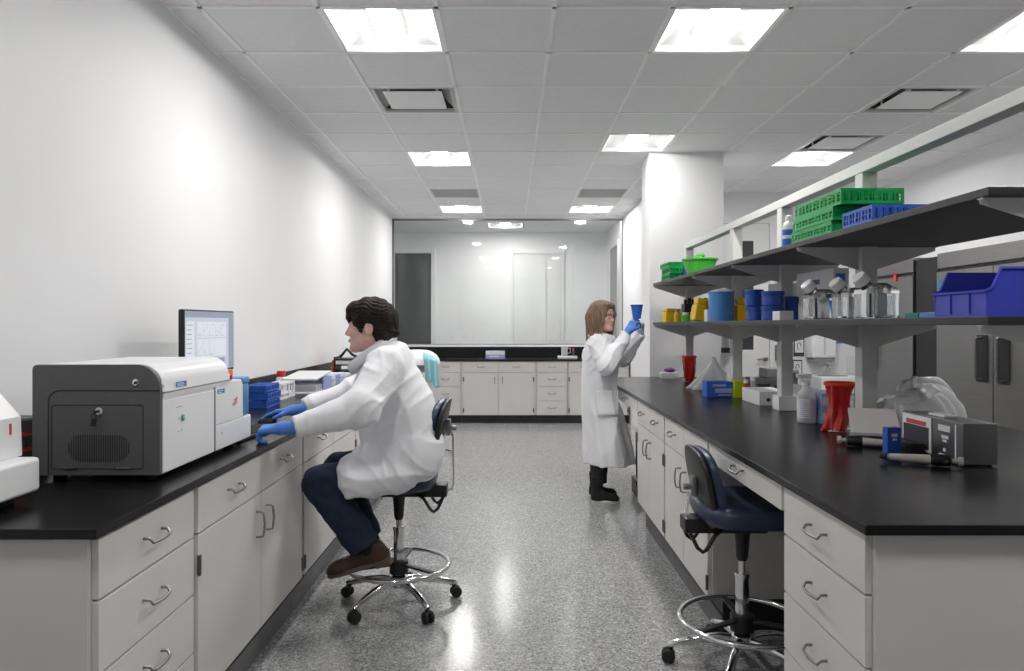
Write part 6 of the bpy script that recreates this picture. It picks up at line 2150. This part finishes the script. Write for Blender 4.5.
# ------------------------------------------------------------------ the standing woman
wo = thing('person', 'person in glasses and a long white lab coat, standing and lifting a blue cup', 'person', (0.74, 5.7, 0))
WC = Vector((0.738, 5.685, 1.462))
WRm = frame((0.76, -0.65, -0.02), (0.03, 0, 1))
WS = 0.95
g = Grid(axis(0.55, 1.14, 0.014, (0.60, 0.88), 0.0042), axis(5.40, 5.98, 0.014, (5.54, 5.82), 0.0042), axis(0.06, 1.62, 0.014, (1.32, 1.62), 0.0042))
P = (g.X, g.Y, g.Z)
d = head_sdf(to_local(P, WC, WRm, WS), True) * WS
d = smin(d, rc(P, (0.732, 5.69, 1.42), (0.715, 5.70, 1.30), 0.046, 0.052), 0.02)
body = U([rc(P, (0.715, 5.69, 1.26), (0.72, 5.69, 1.10), 0.075, 0.09), rc(P, (0.72, 5.69, 1.10), (0.72, 5.69, 0.86), 0.09, 0.10), rc(P, (0.70, 5.57, 1.27), (0.72, 5.82, 1.27), 0.04, 0.04),
          rc(P, (0.69, 5.55, 1.26), (0.745, 5.43, 1.10), 0.035, 0.03), rc(P, (0.745, 5.43, 1.10), (0.915, 5.54, 1.335), 0.028, 0.02), rc(P, (0.915, 5.54, 1.335), (0.95, 5.58, 1.39), 0.018, 0.012),
          rc(P, (0.72, 5.83, 1.26), (0.94, 5.85, 1.13), 0.035, 0.03), rc(P, (0.94, 5.85, 1.13), (1.065, 5.765, 1.345), 0.028, 0.02), rc(P, (1.065, 5.765, 1.345), (1.06, 5.73, 1.39), 0.016, 0.011),
          rc(P, (0.72, 5.62, 0.86), (0.705, 5.62, 0.10), 0.065, 0.020), rc(P, (0.72, 5.78, 0.86), (0.705, 5.80, 0.10), 0.065, 0.020)], 0.03)
nets_mesh('body', smin(d, body, 0.03), g, M['skin_w'], wo, 1)
W = face_parts(wo, WC, WRm, WS)
# safety glasses
mb = MB()
for s in (-1, 1):
    mb.tube([W((0.108 - 0.10 * (yy / 0.1) ** 2 - 0.004, (0.034 + 0.024 * math.cos(a)) * s, 0.011 + 0.017 * math.sin(a))) for a in [2 * PI * k / 20 for k in range(20)] for yy in [abs(0.034 + 0.024 * math.cos(a))]], 0.0016, 6, True)
    mb.tube([W((0.072, 0.060 * s, 0.017)), W((0.03, 0.078 * s, 0.016)), W((-0.015, 0.084 * s, 0.010))], 0.0018, 6)
mb.tube([W((0.103, -0.011, 0.014)), W((0.108, 0, 0.017)), W((0.103, 0.011, 0.014))], 0.0016, 6)
gl_ = mb.build('glasses', M['ink'], wo, 180)
# long straight hair
g = box_grid((0.56, 5.50, 1.22), (0.88, 5.88, 1.62), 0.0042)
P = (g.X, g.Y, g.Z)
p = to_local(P, WC, WRm, WS)
q = (p[0], np.abs(p[1]), p[2])
hd = U([ell(p, (-0.014, 0, 0.058), (0.112, 0.092, 0.092)), ell(p, (-0.050, 0, -0.010), (0.078, 0.096, 0.110))], 0.03)
fall = U([rc(q, (-0.035, 0.070, 0.02), (-0.030, 0.092, -0.185), 0.044, 0.022), rc(p, (-0.070, 0, 0.0), (-0.092, 0, -0.195), 0.062, 0.030), rc(q, (-0.072, 0.045, 0.0), (-0.082, 0.058, -0.195), 0.055, 0.028)], 0.03)
lock = U([rc(q, (0.062, 0.046, 0.100), (0.068, 0.074, 0.030), 0.022, 0.016), rc(q, (0.068, 0.074, 0.030), (0.042, 0.088, -0.150), 0.016, 0.010), rc(q, (0.030, 0.080, 0.04), (0.010, 0.093, -0.17), 0.026, 0.014), ell(p, (0.040, 0.0, 0.100), (0.060, 0.070, 0.036))], 0.02)
hd = smin(hd, fall, 0.03)
hd = smax(hd, -ell(p, (0.105, 0, -0.020), (0.090, 0.070, 0.110)), 0.012)
hd = smin(hd, lock, 0.012)
ang = np.arctan2(p[1], p[0] + 0.02)
brow = rc(q, (0.094, 0.016, 0.033), (0.084, 0.045, 0.033), 0.0066, 0.005)
hd = smin(hd + 0.0030 * np.sin(38 * ang + 10 * p[2]) + 0.0018 * np.sin(87 * ang + 14 * p[2] + 2), brow, 0.002)
nets_mesh('hair', hd, g, M['hair_w'], wo, 1)
# long coat
g = box_grid((0.50, 5.30, 0.285), (1.13, 6.02, 1.37), 0.0072)
P = (g.X, g.Y, g.Z)
zk = [0.28, 0.45, 0.60, 0.76, 0.83, 0.915, 1.00, 1.10, 1.20, 1.30]
xl = np.interp(g.zs, zk, [0.600, 0.594, 0.588, 0.582, 0.580, 0.580, 0.580, 0.578, 0.590, 0.630])
xr = np.interp(g.zs, zk, [1.000, 0.965, 0.930, 0.880, 0.858, 0.855, 0.862, 0.870, 0.860, 0.82])
ay = np.interp(g.zs, zk, [0.235, 0.220, 0.210, 0.200, 0.195, 0.190, 0.180, 0.178, 0.175, 0.12])
cx, ax = ((xl + xr) / 2)[None, None, :], ((xr - xl) / 2)[None, None, :]
ay = ay[None, None, :]
rr = np.sqrt(((P[0] - cx) / ax) ** 2 + ((P[1] - 5.70) / ay) ** 2)
th = np.arctan2((P[1] - 5.70) / ay, (P[0] - cx) / ax)
low = np.clip((1.0 - P[2]) / 0.6, 0, 1)
sk = (rr - 1 + low * (0.035 * np.sin(7 * th + 0.6) + 0.025 * np.sin(12 * th + 2 + 3 * P[2]))) * np.minimum(ax, ay)
sk = smax(sk, P[2] - 1.29, 0.05)
sh2 = rc(P, (0.700, 5.555, 1.262), (0.718, 5.835, 1.262), 0.060, 0.060)
ne = rc(P, (0.715, 5.70, 1.25), (0.722, 5.70, 1.325), 0.09, 0.065)
nearw = U([rc(P, (0.692, 5.545, 1.250), (0.742, 5.420, 1.095), 0.074, 0.070), rc(P, (0.742, 5.420, 1.095), (0.910, 5.535, 1.330), 0.070, 0.040)], 0.03)
nearw = smax(nearw, half(P, (0.906, 5.533, 1.325), (0.168, 0.115, 0.235)), 0.006)
farw = U([rc(P, (0.72, 5.84, 1.250), (0.935, 5.85, 1.130), 0.072, 0.066), rc(P, (0.935, 5.85, 1.130), (1.064, 5.768, 1.335), 0.066, 0.038)], 0.03)
farw = smax(farw, half(P, (1.062, 5.769, 1.332), (0.129, -0.082, 0.205)), 0.006)
co = U([sk, sh2, ne], 0.05)
co = smin(smin(co, nearw, 0.025), farw, 0.025)
co = smax(co, 0.305 - P[2], 0.004)
co = smax(co, -rc(P, (0.74, 5.69, 1.34), (0.80, 5.67, 1.46), 0.052, 0.08), 0.012)
inner = (np.sqrt(((P[0] - cx) / (ax - 0.045)) ** 2 + ((P[1] - 5.70) / (ay - 0.045)) ** 2) - 1) * 0.15
co = smax(co, -smax(inner, P[2] - 0.36, 0.02), 0.006)
X, Y, Z = P
up_w = np.clip((Z - 0.99) / 0.08, 0, 1)
co = co + wrinkle(P, 21, 0.0012, 20) - 0.0100 * up_w * crease(27 * (Z - 0.75 * X) + 1.2 * np.sin(15 * X + 9 * Y)) - 0.0065 * up_w * crease(38 * (Z * 0.5 + X) + 1.2 * np.sin(20 * Z))
co = co - 0.0085 * (1 - up_w) * crease(3.5 * th + 3 * Z + 0.8 * np.sin(4 * Z + 2)) - 0.004 * (1 - up_w) * crease(11 * Z + 1.8 * np.sin(2.5 * th))
nets_mesh('lab_coat', co, g, M['coat'], wo, 1)
# front edge, pocket, collar
mb = MB()
pk = []
for i in range(9):
    row = []
    for j in range(9):
        th_ = math.radians(-112 + 56 * i / 8)
        z = 0.70 + 0.20 * j / 8
        a_, y_ = float(np.interp(z, g.zs, (xr - xl) / 2)), float(np.interp(z, g.zs, np.ravel(ay)))
        c_ = float(np.interp(z, g.zs, (xr + xl) / 2))
        row.append(Vector((c_ + (a_ + 0.012) * math.cos(th_), 5.70 + (y_ + 0.014) * math.sin(th_), z)))
    pk.append(row)
mb.loft(pk, False, False, closed=False); mb.build('pocket', M['coat'], wo, 180, 0.004)
mb = MB()
N = 40


def wcollar(u, v):
    a = -PI + 0.2 + (2 * PI - 0.4) * u + PI
    c_, s_ = math.cos(a), math.sin(a)
    r = (0.050, 0.072, 0.086, 0.100)[v]
    z = (1.318, 1.342, 1.334, 1.296 - 0.030 * max(0, c_))[v]
    return Vector((0.728 + r * 1.10 * c_ * (1 + 0.15 * max(0, c_)), 5.693 + r * 1.05 * s_, z - 0.020 * c_))


rows = [[wcollar(0.5 + i / N if 0.5 + i / N <= 1 else i / N - 0.5, v) for i in range(N + 1)] for v in range(4)]
rows = [[wcollar(((i / N) * 0.999 + 0.0005), v) for i in range(N + 1)] for v in range(4)]
mb.loft(rows, False, False, closed=False); mb.build('collar', M['coat'], wo, 180, 0.004)
# trousers and boots
g = box_grid((0.61, 5.52, 0.14), (0.83, 5.90, 0.62), 0.007)
P = (g.X, g.Y, g.Z)
tr_ = smin(rc(P, (0.722, 5.62, 0.60), (0.712, 5.62, 0.14), 0.068, 0.055), rc(P, (0.722, 5.79, 0.60), (0.712, 5.80, 0.14), 0.068, 0.055), 0.01)
tr_ = smax(smax(tr_, 0.155 - P[2], 0.004), P[2] - 0.60, 0.004) + wrinkle(P, 4, 0.0016, 55)
nets_mesh('trousers', tr_, g, M['blackcloth'], wo, 1)
shoe(wo, (0.648, 5.625, 0.0075), (0.862, 5.605, 0.0075), M['blackcloth'], M['whitesole'], w=0.041, laces=False, name='boot', shaft=0.20)
shoe(wo, (0.652, 5.805, 0.0075), (0.868, 5.785, 0.0075), M['blackcloth'], M['whitesole'], w=0.041, laces=False, name='boot', shaft=0.20)
glove('glove', M['nitrile'], wo, (0.925, 5.548, 1.358), (0.52, 0.38, 0.72), (-0.55, -0.75, 0.55), -1, (44, 48, 50, 54),
      ((0.025, 0.030, -0.006), (0.058, 0.046, -0.020), (0.088, 0.036, -0.030)), 0.0, cuff=0.050, label='blue nitrile glove')
glove('glove', M['paleglove'], wo, (1.058, 5.762, 1.352), (-0.10, -0.55, 0.72), (0.75, 0.55, 0.45), -1, (30, 32, 34, 38),
      ((0.025, 0.030, -0.006), (0.055, 0.052, -0.018), (0.085, 0.055, -0.030)), 0.03, cuff=0.050, label='pale greyish glove')
cup = thing('measuring_cup', 'translucent blue plastic cup held up by the standing woman', 'cup', (1.008, 5.655, 1.455))
mb = MB(); mb.lathe([(0.028, 1.452), (0.031, 1.455), (0.047, 1.556), (0.050, 1.560), (0.048, 1.562), (0.044, 1.554), (0.028, 1.462), (0.0, 1.461)], (1.010, 5.655, 0), 28, cap1=False); mb.build('body', M['bluecard'], cup)
mb = MB(); mb.lathe([(0.0485, 1.552), (0.0505, 1.556), (0.0505, 1.566), (0.0475, 1.566)], (1.010, 5.655, 0), 28, cap0=False, cap1=False); mb.build('rim', M['jar'], cup)
# ================================================================== camera and view
cd = bpy.data.cameras.new('camera')
cam = bpy.data.objects.new('camera', cd)
COL.objects.link(cam)
cam.location = (0, 0, CZ)
cam.rotation_euler = (PI / 2, 0, 0)
cd.sensor_width = 36
cd.lens = 710 / 1024 * 36
cd.shift_x = 2 / 1024
cd.shift_y = -10.5 / 1024
cd.clip_start = 0.05
SC.camera = cam
w = bpy.data.worlds.new('world'); SC.world = w
w.use_nodes = True
w.node_tree.nodes['Background'].inputs['Color'].default_value = (0.8, 0.85, 0.9, 1)
w.node_tree.nodes['Background'].inputs['Strength'].default_value = 0.3
SC.view_settings.view_transform = 'Standard'
SC.view_settings.look = 'None'
SC.view_settings.gamma = 1
SC.view_settings.use_curve_mapping = False
SC.view_settings.exposure = EXPOSURE
SC.cycles.use_denoising = True
SC.cycles.max_bounces = 16
SC.cycles.diffuse_bounces = 10
SC.cycles.transparent_max_bounces = 16
SC.cycles.sample_clamp_indirect = 6
